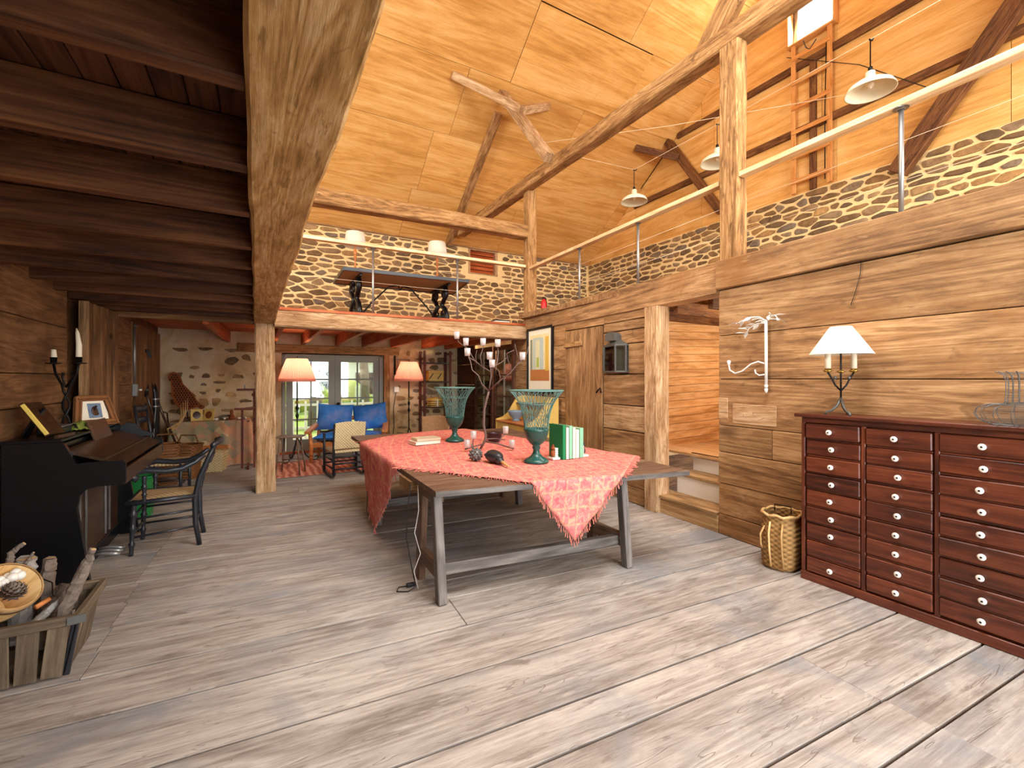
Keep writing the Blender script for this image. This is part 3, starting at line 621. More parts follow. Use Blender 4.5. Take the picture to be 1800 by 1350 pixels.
# ============================================================ chest of drawers
ch = thing('chest_of_drawers', 'tall mahogany chest with three columns of small drawers and white knobs', 'chest of drawers', (3.55, 1.9, 0))
m = MB()                                       # local: -x faces the room, y runs to the viewer (negative)
m.box((.02, -1.2, .0), (.24, 0, 1.2)); m.build('body', M_['mahog'], ch)
bar('top', ch, M_['mahog'], (.1, .035, 1.212), (.1, -1.24, 1.212), .285, .026, (1, 0, 0), .008)
bar('plinth', ch, M_['mahog'], (.005, .003, .03), (.005, -1.205, .03), .06, .04); bar('frieze', ch, M_['mahog'], (.01, 0, 1.178), (.01, -1.2, 1.178), .04, .025)
for y in (-.012, -.395, -.775, -1.165): bar('stile', ch, M_['mahog'], (.01, y, .06), (.01, y, 1.16), .026, .03, (0, 1, 0))
colors = 0
for c, yc in enumerate((-.21, -.585, -.972)):
    for r in range(9):
        zc = 1.102-r*.1222+(.0 if c == 0 else rnd.uniform(-.004, .004)); px = rnd.choice((0, 0, .0, -.006, -.012)); wd = .34 if c < 2 else .37
        o = bar('drawer', ch, M_['mahog'], (.012+px, yc+wd/2, zc+rnd.uniform(-.003, .003)), (.012+px, yc-wd/2, zc+rnd.uniform(-.003, .003)), .106, .05, (0, 0, 1), .005)
        if not (c == 0 and r == 7):
            k = MB().lathe([(.0, .03), (.006, .031), (.014, .03), (.019, .024), (.018, .016), (.009, .01), (.008, 0)], 14)
            k.build('knob', M_['porc'], o, T(rnd.uniform(-.01, .01), 0, .025))
            kk = o.children[0]; MB().lathe([(.0055, 0), (.0055, .0015), (0, .0018)], 8, T(0, 0, .0305)).build('screw', M_['iron'], o, kk.matrix_basis.copy())
        if r < 8: bar('rail', ch, M_['mahog'], (.012, yc+wd/2, zc-.061), (.012, yc-wd/2, zc-.061), .014, .024)
# ============================================================ piano
pn = thing('upright_piano', 'black spinet piano against the left board wall', 'piano', (-1.425, 4.15, 0))
prof = [(0, .02), (.28, .02), (.30, 0), (.44, 0), (.36, .6), (.375, .68), (.41, .72), (.47, .735), (.60, .735), (.62, .75), (.62, .885), (.605, .905), (.4, .905), (.36, .9), (.295, 1.045), (.28, 1.055), (0, 1.055)]
Mside = Matrix(((1, 0, 0, 0), (0, 0, 1, 0), (0, 1, 0, 0), (0, 0, 0, 1)))
for y in (0, 1.46): MB().prism(prof, y, y+.04, Mside).build('side_panel', M_['black'], pn)
m = MB(); m.box((0, .04, .06), (.26, 1.46, 1.03)); m.build('case', M_['black'], pn)
bar('lid', pn, M_['black'], (.14, -.01, 1.065), (.14, 1.51, 1.065), .3, .022, (1, 0, 0), .006)
bar('key_bed', pn, M_['bronze'], (.44, .04, .745), (.44, 1.46, .745), .35, .03, (1, 0, 0)); bar('key_slip', pn, M_['bronze'], (.605, .04, .79), (.605, 1.46, .79), .1, .025)
q = [(.28, .98), (.6, .86), (.61, .872), (.29, 1.0)]; MB().prism(q, .04, 1.46, Mside).build('fallboard', M_['bronze'], pn)
bar('fallboard_moulding', pn, M_['bronze'], (.5, .045, .905), (.5, 1.455, .905), .03, .02)
m = MB(); m.box((.262, .04, .1), (.28, 1.46, .73)); m.build('knee_panel', M_['bronze'], pn)
for y in (.36, .5, 1.02, 1.14): bar('panel_moulding', pn, M_['tableleg'], (.288, y, .14), (.288, y, .68), .02, .014, (0, 1, 0))
bar('kick_board', pn, M_['black'], (.275, .04, .06), (.275, 1.46, .06), .1, .03)
for y in (.66, .74, .82): MB().tube([(.28, y, .07), (.36, y, .075), (.42, y, .06), (.46, y+.0, .05)], [.012, .014, .02, .012], 8).build('pedal', M_['steel'], pn)
bar('music_desk', pn, M_['bronze'], (.3, .62, 1.02), (.3, 1.1, 1.02), .25, .016, (-.35, 0, 1)); MB().tube([(.345, .66, .89), (.345, .66, .94)], .012, 8).build('desk_clip', M_['steel'], pn)
pr = [(0, 0), (.03, .1), (.08, .13), (.14, .12), (.2, .05), (.3, .02), (.3, 0)]
MB().prism([(.28+a*.9, .93+b) for a, b in pr], 1.44, 1.5, Mside).build('cheek', M_['blackworn'], pn)
# ============================================================ black arm chair at the piano
def spindle(p0, p1, r, n=8, rings=(.2, .5, .75)):
    P0, P1 = Vector(p0), Vector(p1); pts = []; rs = []
    for i in range(25):
        t = i/24; k = 1
        for c in rings: k += .55*math.exp(-((t-c)/.03)**2)-.25*math.exp(-((t-c-.06)/.025)**2)
        pts.append(P0.lerp(P1, t)); rs.append(r*k*(1-.25*(1-t)))
    return MB().tube(pts, rs, n)
ac = thing('arm_chair', 'black painted arm chair with rush seat pulled up to the piano', 'chair', (-.69, 5.1, 0))
for y in (-.22, .22):
    spindle((-.22, y*1.02, 0), (-.2, y, .46), .021).build('leg', M_['blackworn'], ac)
    hi = [(.25, y*.85, 0), (.22, y*.82, .2), (.215, y*.82, .42), (.25, y*.84, .6), (.32, y*.86, .78), (.36, y*.87, .88)]
    MB().tube(hi, [.02, .022, .023, .022, .02, .016], 8).build('back_post', M_['blackworn'], ac)
    spindle((-.13, y*1.08, .44), (-.13, y*1.12, .66), .018, rings=(.3, .6)).build('arm_post', M_['blackworn'], ac)
    ap = [(-.17, y*1.12, .635), (-.205, y*1.12, .66), (-.19, y*1.12, .7), (-.12, y*1.13, .71), (.02, y*1.1, .69), (.13, y*1.02, .7), (.22, y*.94, .745), (.29, y*.87, .8)]
    MB().tube(ap, [.03, .035, .03, .026, .024, .024, .022, .018], 8).build('arm', M_['blackworn'], ac)
    for z in (.15, .3): MB().tube([(-.21, y*1.0, z), (.22, y*.83, z+.02)], .01, 6).build('side_stretcher', M_['blackworn'], ac)
for z in (.17, .31): MB().tube([(-.215, -.22, z), (-.215, .22, z)], .012, 6).build('front_stretcher', M_['blackworn'], ac)
MB().tube([(.22, -.18, .2), (.22, .18, .2)], .01, 6).build('back_stretcher', M_['blackworn'], ac)
m = MB(); m.grid(lambda u, v: ((-.23+.46*u), (v-.5)*(.48-.11*u), .455+.012*math.sin(PI*u)*math.sin(PI*v)), 8, 8); m.grid(lambda u, v: ((-.23+.46*u), (.5-v)*(.48-.11*u), .425), 6, 6)
m.build('seat', M_['rush'], ac)
for (a, b) in (((-.24, -.25, .44), (-.24, .25, .44)), ((-.24, -.245, .44), (.22, -.19, .44)), ((-.24, .245, .44), (.22, .19, .44)), ((.22, -.19, .44), (.22, .19, .44))):
    MB().tube([a, ((a[0]+b[0])/2, (a[1]+b[1])/2, a[2]), b], .02, 8).build('seat_rail', M_['blackworn'], ac)
MB().tube([(.35, -.24, .885), (.385, -.12, .9), (.395, 0, .905), (.385, .12, .9), (.35, .24, .885)], [.02, .028, .032, .028, .02], 8).build('crest_rail', M_['blackworn'], ac)
for (x, z, w) in ((.315, .75, .05), (.26, .62, .045)): bar('back_slat', ac, M_['blackworn'], (x+.02, -.19, z), (x+.02, .19, z), w, .014, (.3, 0, 1))
# ============================================================ ladder back chair behind the piano
lc = thing('ladder_back_chair', 'tall black ladder back chair with rush seat beyond the piano', 'chair', (-1.0, 7.25, 0), R_(-6))
for y in (-.2, .2):
    MB().tube([(-.2, y, 0), (-.2, y, .42), (-.22, y, .8), (-.27, y*1.05, 1.16)], [.018, .02, .019, .014], 8).build('back_post', M_['blackworn'], lc)
    MB().tube([(.2, y*1.1, 0), (.2, y*1.1, .43)], .019, 8).build('front_leg', M_['blackworn'], lc)
    for z in (.13, .24): MB().tube([(-.2, y, z), (.2, y*1.1, z)], .01, 6).build('side_stretcher', M_['blackworn'], lc)
for z in (.16, .3): MB().tube([(.2, -.22, z), (.2, .22, z)], .011, 6).build('front_stretcher', M_['blackworn'], lc)
MB().cbox(.44, .46, .045, .02, T(0, 0, .42)).build('seat', M_['rush'], lc)
for z, w in ((.6, .06), (.78, .065), (.96, .07), (1.1, .07)):
    m = MB(); m.grid(lambda u, v: (-.21-.07*(z-.5)-.05*math.sin(PI*u), (u-.5)*.4, z+(v-.5)*w*(1+.4*math.sin(PI*u))), 8, 2); o = m.build('back_slat', M_['blackworn'], lc)
    o.modifiers.new('t', 'SOLIDIFY').thickness = .012
# ============================================================ doors and frames of the setting
d2 = struct('door_3', 'brown vertical plank door in the right wall beside the picture', 'door')
for i in range(5): y = 4.6+i*.174+.087; bar('door_plank', d2, M_['wallr'], (WX(y)+.012+rnd.uniform(-.003, .003), y, 0.02), (WX(y)+.012, y, 2.175), .171, .04, (0.045, 1, 0))
bar('strap_hinge', d2, M_['hewn'], (WX(5.25)-.03, 5.45, 1.965), (WX(5.2)-.03, 5.03, 1.975), .07, .03); bar('strap_hinge', d2, M_['hewn'], (WX(5.25)-.03, 5.45, .4), (WX(5.2)-.03, 5.03, .4), .07, .03)
MB().tube([(WX(4.68)-.02, 4.68, 1.33), (WX(4.68)-.05, 4.67, 1.3), (WX(4.68)-.03, 4.62, 1.36), (WX(4.68)-.03, 4.6, 1.3)], .01, 6).build('latch', M_['iron'], d2)
# french doors in the back wall
fd = struct('door_4', 'grey glazed double doors to the garden in the back wall', 'door')
greyp = M_['greyp'] = plain('grey_green_paint', '#8d8f82', .55, var=.06)
Yd = 10.06
bar('lintel', fd, M_['hewn'], (-.3, 9.99, 2.075), (2.75, 9.99, 2.075), .17, .1)
for x in (.47, 2.37): bar('jamb', fd, greyp, (x, Yd, 0), (x, Yd, 1.99), .08, .12, (1, 0, 0))
bar('jamb', fd, M_['hewn'], (2.48, 10.0, 0), (2.48, 10.0, 2.0), .13, .1, (1, 0, 0)); bar('head', fd, greyp, (.45, Yd, 1.97), (2.4, Yd, 1.97), .06, .12)
for (x0, x1, nm) in ((.52, 1.425, 0), (1.43, 2.33, 1)):
    lf_ = obj('door_leaf', MB().box((x0, Yd-.02, 0.02), (x0+.12, Yd+.02, 1.94)).box((x1-.12, Yd-.02, .02), (x1, Yd+.02, 1.94)).box((x0+.12, Yd-.02, 1.83), (x1-.12, Yd+.02, 1.94)).box((x0+.12, Yd-.02, .02), (x1-.12, Yd+.02, .26)).mesh('door_leaf'), greyp, fd)
    xm = (x0+x1)/2
    bar('muntin', lf_, greyp, (xm, Yd, .26), (xm, Yd, 1.83), .03, .03, (1, 0, 0))
    for z in (.66, 1.08, 1.47): bar('muntin', lf_, greyp, (x0+.12, Yd, z), (x1-.12, Yd, z), .03, .03)
    for a, b in ((x0+.12, xm-.015), (xm+.015, x1-.12)):
        for c, d in ((.26, .645), (.675, 1.065), (1.095, 1.455), (1.485, 1.83)): MB().box((a, Yd-.003, c), (b, Yd+.003, d)).build('pane', M_['glass'], lf_)
MB().ball((1.49, Yd-.07, .96), .035).tube([(1.49, Yd-.07, .96), (1.49, Yd-.02, .96)], .012, 8).build('knob', M_['iron'], fd)
bar('sill', fd, M_['redjoist'], (.4, 10.05, .01), (2.45, 10.05, .01), .25, .05, (0, 1, 0))
# glazed doors in the right-hand partition of the back bay, dark boarded door standing open beside them
gd = struct('door_5', 'brown glazed double doors in the right partition of the back bay', 'door')
M_['brownp'] = wood('brown_stained_frame', '#3a2114', '#5a3826', '#7a5340', rough=.5, bmp=.1)
for (y0, y1) in ((7.17, 8.0), (8.04, 8.9)):
    x = WX(8)-.02; lf_ = obj('door_leaf', MB().box((x, y0, .05), (x+.04, y0+.08, 2.12)).box((x, y1-.08, .05), (x+.04, y1, 2.12)).box((x, y0+.08, 2.03), (x+.04, y1-.08, 2.12)).box((x, y0+.08, .05), (x+.04, y1-.08, .25)).mesh('door_leaf'), M_['brownp'], gd)
    ym = (y0+y1)/2; bar('muntin', lf_, greyp, (x+.02, ym, .25), (x+.02, ym, 2.03), .025, .025, (0, 1, 0))
    for z in (.76, 1.15, 1.555): bar('muntin', lf_, M_['brownp'], (x+.02, y0+.08, z), (x+.02, y1-.08, z), .03, .03)
    for a, b in ((y0+.08, ym-.012), (ym+.012, y1-.08)):
        for c, d in ((.25, .745), (.775, 1.135), (1.165, 1.54), (1.57, 2.03)): MB().box((x+.018, a, c), (x+.022, b, d)).build('pane', M_['glass'], lf_)
bar('jamb', gd, M_['splint'], (WX(8.95), 8.95, 0), (WX(8.95), 8.95, 2.2), .05, .06, (0, 1, 0)); bar('jamb', gd, M_['brownp'], (WX(7.12), 7.12, 0), (WX(7.12), 7.12, 2.2), .09, .08, (0, 1, 0))
wp = struct('wall_partition', 'dark boarded partition in the corner of the back bay', 'wall')
for z0, z1 in ((0, .45), (.45, .9), (.9, 1.35), (1.35, 1.8), (1.8, 2.2)): bar('wall_board', wp, M_['bead'], (4.12, 9.0, (z0+z1)/2), (4.16, 10.0, (z0+z1)/2), z1-z0-.005, .04)
bar('wall_board', wp, M_['wallr'], (4.13, 7.05, 2.29), (4.13, 10, 2.29), .18, .04)
pw = struct('wall_passage', 'yellowish stone wall of the passage behind the glazed doors', 'wall', MB().box((5.3, 6.0, 0), (5.4, 10, 2.4)).mesh('wall_passage'), M_['plaster'])
lay(pw, voronoi_stones(-9.9, -6.2, .1, 2.3, .32, .15, random.Random(31), .03), Matrix(((0, 0, -1, 5.3), (-1, 0, 0, 0), (0, 1, 0, 0), (0, 0, 0, 1))), .005, .015)
lamp('passage_fill_light', 'POINT', (4.7, 7.8, 2.2), 75, (1, .85, .6), radius=.06)  # added unseen light, brightens the passage stone behind the glass
# louvred vent in the back wall above the gallery
lv = struct('window_1', 'small louvred wooden vent high in the back stone wall', 'window')
for x in (4.45, 5.19): bar('frame_side', lv, M_['hewnlt'], (x, 10.1, 4.0), (x, 10.1, 4.62), .06, .2, (1, 0, 0))
for z in (4.02, 4.6): bar('frame_rail', lv, M_['hewnlt'], (4.42, 10.1, z), (5.22, 10.1, z), .04, .2)
for i in range(6): bar('louvre', lv, M_['redjoist'], (4.48, 10.12, 4.1+i*.09), (5.16, 10.12, 4.1+i*.09), .1, .015, (0, .6, 1))
MB().box((4.4, 10.25, 3.98), (5.25, 10.3, 4.65)).build('backing', M_['darktimber'], lv)
# gable window with deep frame
gw = struct('window_2', 'bright hatch window high in the gable above the ladder', 'window')
for y in (3.76, 4.48): bar('frame_side', gw, M_['ladder'], (8.0, y, 7.12), (8.0, y, 8.1), .16, .03, (1, 0, 0))
for z in (7.14, 8.1): bar('frame_rail', gw, M_['ladder'], (8.0, 3.74, z), (8.0, 4.5, z), .16, .03, (1, 0, 0))
MB().box((8.09, 3.78, 7.2), (8.095, 4.46, 8.1)).build('pane', M_['glass'], gw)
# ============================================================ things on the trestle table (top of the cloth z = .775)
ZT = .776
def urn(label, loc, sc, rz):
    u = thing('wire_urn', label, 'urn', loc, rz, 'green wire urns on the table')
    MB().lathe([(0, 0), (.105, 0), (.107, .012), (.09, .028), (.055, .045), (.032, .075), (.026, .105), (.036, .122), (.03, .14), (.06, .165), (.086, .2), (.1, .24), (.104, .262), (.109, .275), (.104, .285), (.1, .285), (.09, .24), (0, .2)], 28).build('pedestal', M_['green'], u)
    def rr(t): return .098+.03*t+.1*t**3.2
    m = MB(); n = 30
    for k in range(n):
        for sg in (-1, 1):
            pts = []
            for i in range(9):
                t = i/8; a = 2*PI*k/n+sg*.42*math.sin(t*PI*.75)+.08*sg*math.sin(t*14+k); r = rr(t)+.003*sg; pts.append((r*math.cos(a), r*math.sin(a), .275+.33*t))
            m.tube(pts, .0024, 3, False)
    m.build('wire_basket', M_['greenw'], u)
    for t, nm in ((.66, 'wire_ring'), (1., 'rim')):
        m = MB(); r = rr(t); m.tube([(r*math.cos(2*PI*i/32), r*math.sin(2*PI*i/32), .275+.33*t) for i in range(32)], .006 if nm == 'rim' else .003, 5, False, None, True); m.build(nm, M_['greenw'], u)
    u.scale = (sc, sc, sc); return u
urn('green metal urn with wire basket nearest the standing books', (2.07, 3.26, ZT), 1., 0)
urn('green metal urn with wire basket beside the two stacked books', (1.965, 4.82, ZT), 1., .4)
# branch candle holder
cd = thing('branch_candelabra', 'grey twig shaped candle tree with small glass cups on the pink cloth', 'candelabra', (2.0, 4.1, ZT+.01), -A_)
sk = .00578
def cp(px, py, y=0): return ((px-862)*sk, y, (790-py)*sk)
m = MB(); m.tube([cp(853, 792), cp(861, 778), cp(863, 768), cp(859, 750), cp(860, 723), cp(864, 706), cp(868, 692)], [.011, .012, .012, .013, .013, .012, .011], 8); m.build('trunk', M_['twig'], cd)
br = [([(868, 692, 0), (872, 665, .02), (870, 642, .03), (869, 634, .03)], .009), ([(867, 690, 0), (857, 680, -.05), (851, 664, -.1), (841, 655, -.12), (838, 640, -.12), (833, 629, -.12)], .007),
      ([(870, 657, .02), (855, 648, .1), (842, 638, .14), (832, 632, .14), (826, 612, .14)], .006), ([(842, 638, .14), (828, 615, .2), (812, 604, .22), (808, 597, .22)], .005),
      ([(868, 690, 0), (884, 676, -.06), (905, 660, -.1), (918, 645, -.12), (926, 638, -.12)], .007), ([(908, 657, -.1), (902, 640, -.16), (899, 628, -.18), (912, 622, -.2)], .005),
      ([(872, 655, .02), (882, 642, .08), (884, 625, .1), (883, 613, .1)], .006), ([(856, 650, .08), (852, 630, .1), (857, 615, .1), (857, 610, .1)], .005), ([(884, 680, 0), (888, 668, -.03), (885, 655, -.04), (874, 649, -.04)], .005),
      ([(922, 642, -.12), (917, 630, -.16), (913, 612, -.18)], .004), ([(926, 640, -.12), (934, 626, -.08), (936, 615, -.07)], .004), ([(845, 642, .12), (843, 630, .16), (845, 618, .18)], .004), ([(874, 650, .02), (890, 640, .12), (899, 632, .15)], .005)]
for P, r in br:
    m = MB(); m.tube([cp(*q) for q in P], [r*(1-.3*i/(len(P)-1)) for i in range(len(P))], 6); m.build('branch', M_['twig'], cd)
for P, r in (([(857, 783, 0), (842, 785, -.1), (829, 788, -.14)], .007), ([(862, 778, 0), (885, 782, -.02), (900, 786, -.05), (911, 789, -.08)], .008), ([(864, 774, 0), (880, 776, .12), (895, 780, .2)], .006), ([(842, 785, -.1), (842, 776, -.1), (843, 771, -.1)], .005), ([(885, 780, 0), (890, 772, .05), (897, 766, .07)], .005)):
    m = MB(); m.tube([cp(*q) for q in P], r, 6); m.build('foot', M_['twig'], cd)
M_['cupglass'] = glassm('cup_glass', (1, 1, 1, 1), .1)
_nt = M_['cupglass'].node_tree; _o = _nt.nodes['Material Output']; _l = _o.inputs[0].links[0].from_socket
_d = N(_nt, 'ShaderNodeBsdfTranslucent', {0: (1, 1, 1, 1)}); _d2 = N(_nt, 'ShaderNodeBsdfDiffuse', {0: (1, 1, 1, 1)}); _m0 = N(_nt, 'ShaderNodeMixShader', {0: .5, 1: _d.outputs[0], 2: _d2.outputs[0]})
_m = N(_nt, 'ShaderNodeMixShader', {0: .32, 1: _l, 2: _m0.outputs[0]}); _nt.links.new(_m.outputs[0], _o.inputs[0])
for (px, py, y) in ((808, 597, .22), (826, 610, .14), (833, 631, -.12), (857, 611, .1), (883, 613, .1), (869, 636, .03), (874, 650, -.04), (926, 638, -.12), (843, 771, -.1), (833, 785, -.14), (897, 766, .07), (908, 787, -.07)):
    q = cp(px, py, y); c = MB().lathe([(0, 0), (.026, 0), (.03, .074), (.0275, .074), (.0235, .006), (0, .006)], 14).build('glass_cup', M_['cupglass'], cd, T(*q))
    MB().lathe([(0, .006), (.021, .006), (.021, .024), (0, .026)], 10).build('tealight', M_['candle'], c)
# books
def book(label, group, loc, rz, L, Wd, Tk, cover, flat=True, tilt=0):
    b = thing('book', label, 'book', loc, rz, group); m = M_[cover] if isinstance(cover, str) else cover
    Mx = I4 if flat else Matrix(((0, 0, 1, 0), (1, 0, 0, 0), (0, 1, 0, 0), (0, 0, 0, 1)))      # upright: length -> z, width -> y, thickness -> x
    S2 = lambda x0, y0, z0, x1, y1, z1: MB().box((x0, y0, z0), (x1, y1, z1), Mx if flat else Matrix(((0, 0, 1, 0), (0, 1, 0, 0), (1, 0, 0, 0), (0, 0, 0, 1))))
    S2(0, 0, 0, L, Wd, .003).build('cover', m, b); S2(0, 0, Tk-.003, L, Wd, Tk).build('cover', m, b); S2(0, 0, 0, L, .004, Tk).build('spine', m, b); S2(.004, .004, .003, L-.004, Wd-.006, Tk-.003).build('pages', M_['paper'], b)
    return b
M_['bookw'] = plain('cream_dust_jacket', '#e8e0cc', .7, var=.08); M_['bookt'] = plain('tan_cloth', '#c9b89a', .7)
book('lower pale book of the two lying on the pink cloth', None, (1.47, 4.68, ZT), R_(8), .29, .2, .035, 'bookw'); book('upper speckled book of the two lying on the pink cloth', None, (1.49, 4.7, ZT+.036), R_(3), .27, .19, .03, 'bookt')
x = 2.33
for (L, Wd, Tk, c, lab) in ((.3, .2, .034, 'bookg', 'tall dark green book at the left end of the standing row'), (.275, .19, .03, 'bookw', 'thick cream book next to the dark green one'), (.29, .19, .036, 'bookl', 'pale green book in the middle of the standing row'), (.27, .18, .03, 'bookw', 'tall white book right of the middle pale green one'), (.25, .18, .036, 'paper', 'short white book before the last green one'), (.265, .18, .045, 'bookl', 'pale green book at the right end of the standing row')):
    book(lab, 'standing books between bookends', (x, 3.24+.02*(x-2.3), ZT), R_(2), L, Wd, Tk, c, False); x += Tk+.004
for lab, lx, fl in (('white figurine bookend left of the standing books', 2.275, 1), ('white figurine bookend right of the standing books', x+.012, -1)):
    b = thing('bookend', lab, 'bookend', (lx+(.012 if fl<0 else 0), 3.3, ZT), 0, 'figurine bookends'); MB().cbox(.075, .1, .02, .005, T(0, 0, .01)).build('base', M_['porc'], b)
    for k in range(4): MB().cbox(.03, .06, .018, .004, T(fl*.015, 0, .03+k*.02)).build('stacked_book', M_['porc'] if k % 2 else M_['bookw'], b)
    MB().ball((-fl*.012, 0, .05), .025, sc=(.8, 1, 1.3)).ball((-fl*.01, 0, .1), .02, sc=(.9, 1, 1)).ball((-fl*.012, -.01, .122), .01).build('figure', M_['rust'] if fl > 0 else M_['blackworn'], b)
dk = thing('bird_decoy', 'dark carved bird with a long orange beak lying on the cloth', 'decoy', (1.74, 3.4, ZT), R_(-84))
MB().ball((0, 0, .055), .075, 16, 10, (1.45, .8, .72)).ball((-.1, 0, .05), .03, sc=(1.6, .8, .6)).build('body', M_['blackworn'], dk)
MB().ball((.1, -.01, .035), .035, sc=(1.1, 1, .9)).build('head', M_['blackworn'], dk); MB().tube([(.12, -.01, .03), (.2, -.02, .018), (.28, -.03, .01)], [.014, .012, .004], 8).build('beak', M_['splint'], dk)
sp = thing('spiky_ball', 'grey scaly artichoke ball beside the bird decoy', 'ornament', (1.65, 3.57, ZT))
MB().ball((0, 0, .052), .052, 14, 10).build('core', M_['tin'], sp)
for k in range(40):
    t = math.acos(1-2*(k+.5)/40); a = k*2.399; d = Vector((math.sin(t)*math.cos(a), math.sin(t)*math.sin(a), math.cos(t)))
    c = Vector((0, 0, .052))+d*.045
    if c.z > .012: MB().tube([c, c+d*.012, c+d*.022], [.014, .009, .001], 5).build('scale', M_['tin'], sp)
MB().tube([(-.02, .01, .1), (-.03, .02, .13), (-.028, .02, .15)], [.008, .006, .004], 6).build('stem', M_['tin'], sp)
bw = thing('bowl', 'dark metal bowl behind the trunk of the candle tree', 'bowl', (2.33, 4.55, ZT)); MB().lathe([(0, .0), (.06, 0), (.065, .01), (.09, .05), (.085, .09), (.1, .1), (.097, .105), (.08, .092), (.082, .05), (0, .015)], 22).build('vessel', plain('dark_glazed_metal', '#3a2a2c', .3, .3, var=.2), bw)
# power cable by the table leg
cb = thing('power_cable', 'thin black cable with a plug hanging by the near left table leg', 'cable', (.98, 3.12, 0))
MB().tube([(.0, .12, .72), (-.03, .1, .55), (-.05, .06, .35), (-.02, .04, .15), (0.0, 0, .02), (-.06, -.02, .006), (-.13, .02, .006), (-.1, .08, .006), (0, .06, .006)], .004, 5).build('cord', M_['blackwire'], cb); MB().cbox(.06, .03, .025, .006, T(-.02, .06, .014)).build('plug', M_['blackworn'], cb)
MB().tube([(.03, .05, .72), (.02, .0, .55), (-.01, .0, .4), (.03, -.01, .25), (-.02, -.02, .14), (.01, -.02, .01)], .003, 5).build('white_lead', M_['white'], cb)
# ============================================================ on and beside the chest
lp = thing('candlestick_lamp', 'two candle table lamp with white cone shade on the chest', 'lamp', (3.605, 1.665, 1.226), -A_)
MB().lathe([(.063, .62), (.066, .622), (.19, .43), (.192, .425), (.188, .426), (.061, .616)], 32).build('shade', M_['shade'], lp)
MB().tube([(0, 0, .1), (0, 0, .3), (0, 0, .43), (0, 0, .6)], .006, 8).build('stem', M_['iron'], lp); MB().lathe([(0, .29), (.02, .3), (.03, .305), (.012, .315), (0, .32)], 14).build('boss', M_['brass'], lp)
for a in range(3):
    t = a*2*PI/3+.5; c, s_ = math.cos(t), math.sin(t); MB().tube([(0, 0, .12), (.025*c, .025*s_, .06), (.06*c, .06*s_, .025), (.085*c, .085*s_, .018), (.09*c, .09*s_, 0)], [.008, .009, .008, .008, .009], 7).build('foot', M_['tin'], lp)
for sx in (-1, 1):
    a = MB().tube([(0, 0, .17), (sx*.04, 0, .21), (sx*.06, 0, .25), (sx*.075, 0, .275), (sx*.092, 0, .3)], .006, 6).build('arm', M_['iron'], lp)
    MB().lathe([(0, .3), (.02, .302), (.032, .312), (.02, .316), (.02, .328), (0, .328)], 14, T(sx*.092, 0, 0)).build('drip_pan', M_['brass'], a)
    MB().lathe([(0, .325), (.019, .325), (.018, .43), (.018, .46), (0, .46)], 12, T(sx*.092, 0, 0)).build('candle_sleeve', M_['candle'], a)
    MB().ball((sx*.05, -.012, .262), .011, 8, 6).build('leaf_ornament', M_['tin'], a)
wf_ = thing('wire_form', 'bulbous wire mesh basket with a narrow neck on the chest', 'wire basket', (3.585, .785, 1.226))
def wprof(t): # (r,z)
    P = [(.02, .0), (.12, .005), (.17, .03), (.185, .06), (.175, .095), (.13, .115), (.075, .118), (.066, .13), (.062, .18), (.062, .24), (.072, .275), (.105, .295)]
    f = t*(len(P)-1); i = min(int(f), len(P)-2); k = f-i; return (P[i][0]+(P[i+1][0]-P[i][0])*k, P[i][1]+(P[i+1][1]-P[i][1])*k)
m = MB()
for k in range(16):
    a = 2*PI*k/16; m.tube([(wprof(i/22)[0]*math.cos(a), wprof(i/22)[0]*math.sin(a), wprof(i/22)[1]) for i in range(23)], .0022, 3, False)
m.build('rib_wire', M_['tin'], wf_)
m = MB()
for i in range(1, 40):
    r, z = wprof(i/40); m.tube([(r*math.cos(2*PI*j/24), r*math.sin(2*PI*j/24), z) for j in range(24)], .0009, 3, False, None, True)
m.build('mesh_wire', M_['tin'], wf_)
pb = thing('pack_basket', 'tall splint pack basket with straps standing beside the chest', 'basket', (3.64, 2.1, 0), R_(10))
def rect(a, rx, ry, p=2.6): c, s_ = math.cos(a), math.sin(a); k = (abs(c)**p+abs(s_)**p)**(-1/p); return (c*k*rx, s_*k*ry)
m = MB(); prf = [(.13, 0), (.15, .02), (.158, .12), (.163, .22), (.155, .32), (.145, .38), (.15, .42)]
def bgrid(u, v, k=1.):
    f = v*(len(prf)-1); i = min(int(f), len(prf)-2); t = f-i; r = (prf[i][0]+(prf[i+1][0]-prf[i][0])*t)*k; z = prf[i][1]+(prf[i+1][1]-prf[i][1])*t
    a = u*2*PI; w = .003*math.sin(a*14+(int(v*24) % 2)*PI)
    q = rect(a, r+w, (r+w)*.85); return (q[0], q[1], z)
m.grid(lambda u, v: bgrid(u, v), 84, 24); m.grid(lambda u, v: bgrid(1-u, v, .95), 40, 8); m.build('woven_body', M_['basket'], pb)
MB().tube([rect(2*PI*i/40, .152, .13)+(.42+.006*math.sin(i*1.3),) for i in range(40)], .011, 6, False, None, True).build('rim', M_['splint'], pb)
for y in (-.06, .03): MB().tube([(-.15, y, .37), (-.178, y, .28), (-.176, y-.005, .15), (-.16, y-.01, .03)], .008, 5).build('strap', M_['splint'], pb)
MB().tube([(-.15, .07, .33), (-.19, .085, .27), (-.185, .085, .19), (-.165, .08, .16)], .007, 5).build('side_loop', M_['splint'], pb)
MB().tube([(.02, -.06, .42), (.02, -.06, .47), (.02, .06, .47), (.02, .06, .42)], .005, 6).build('handle', M_['iron'], pb)
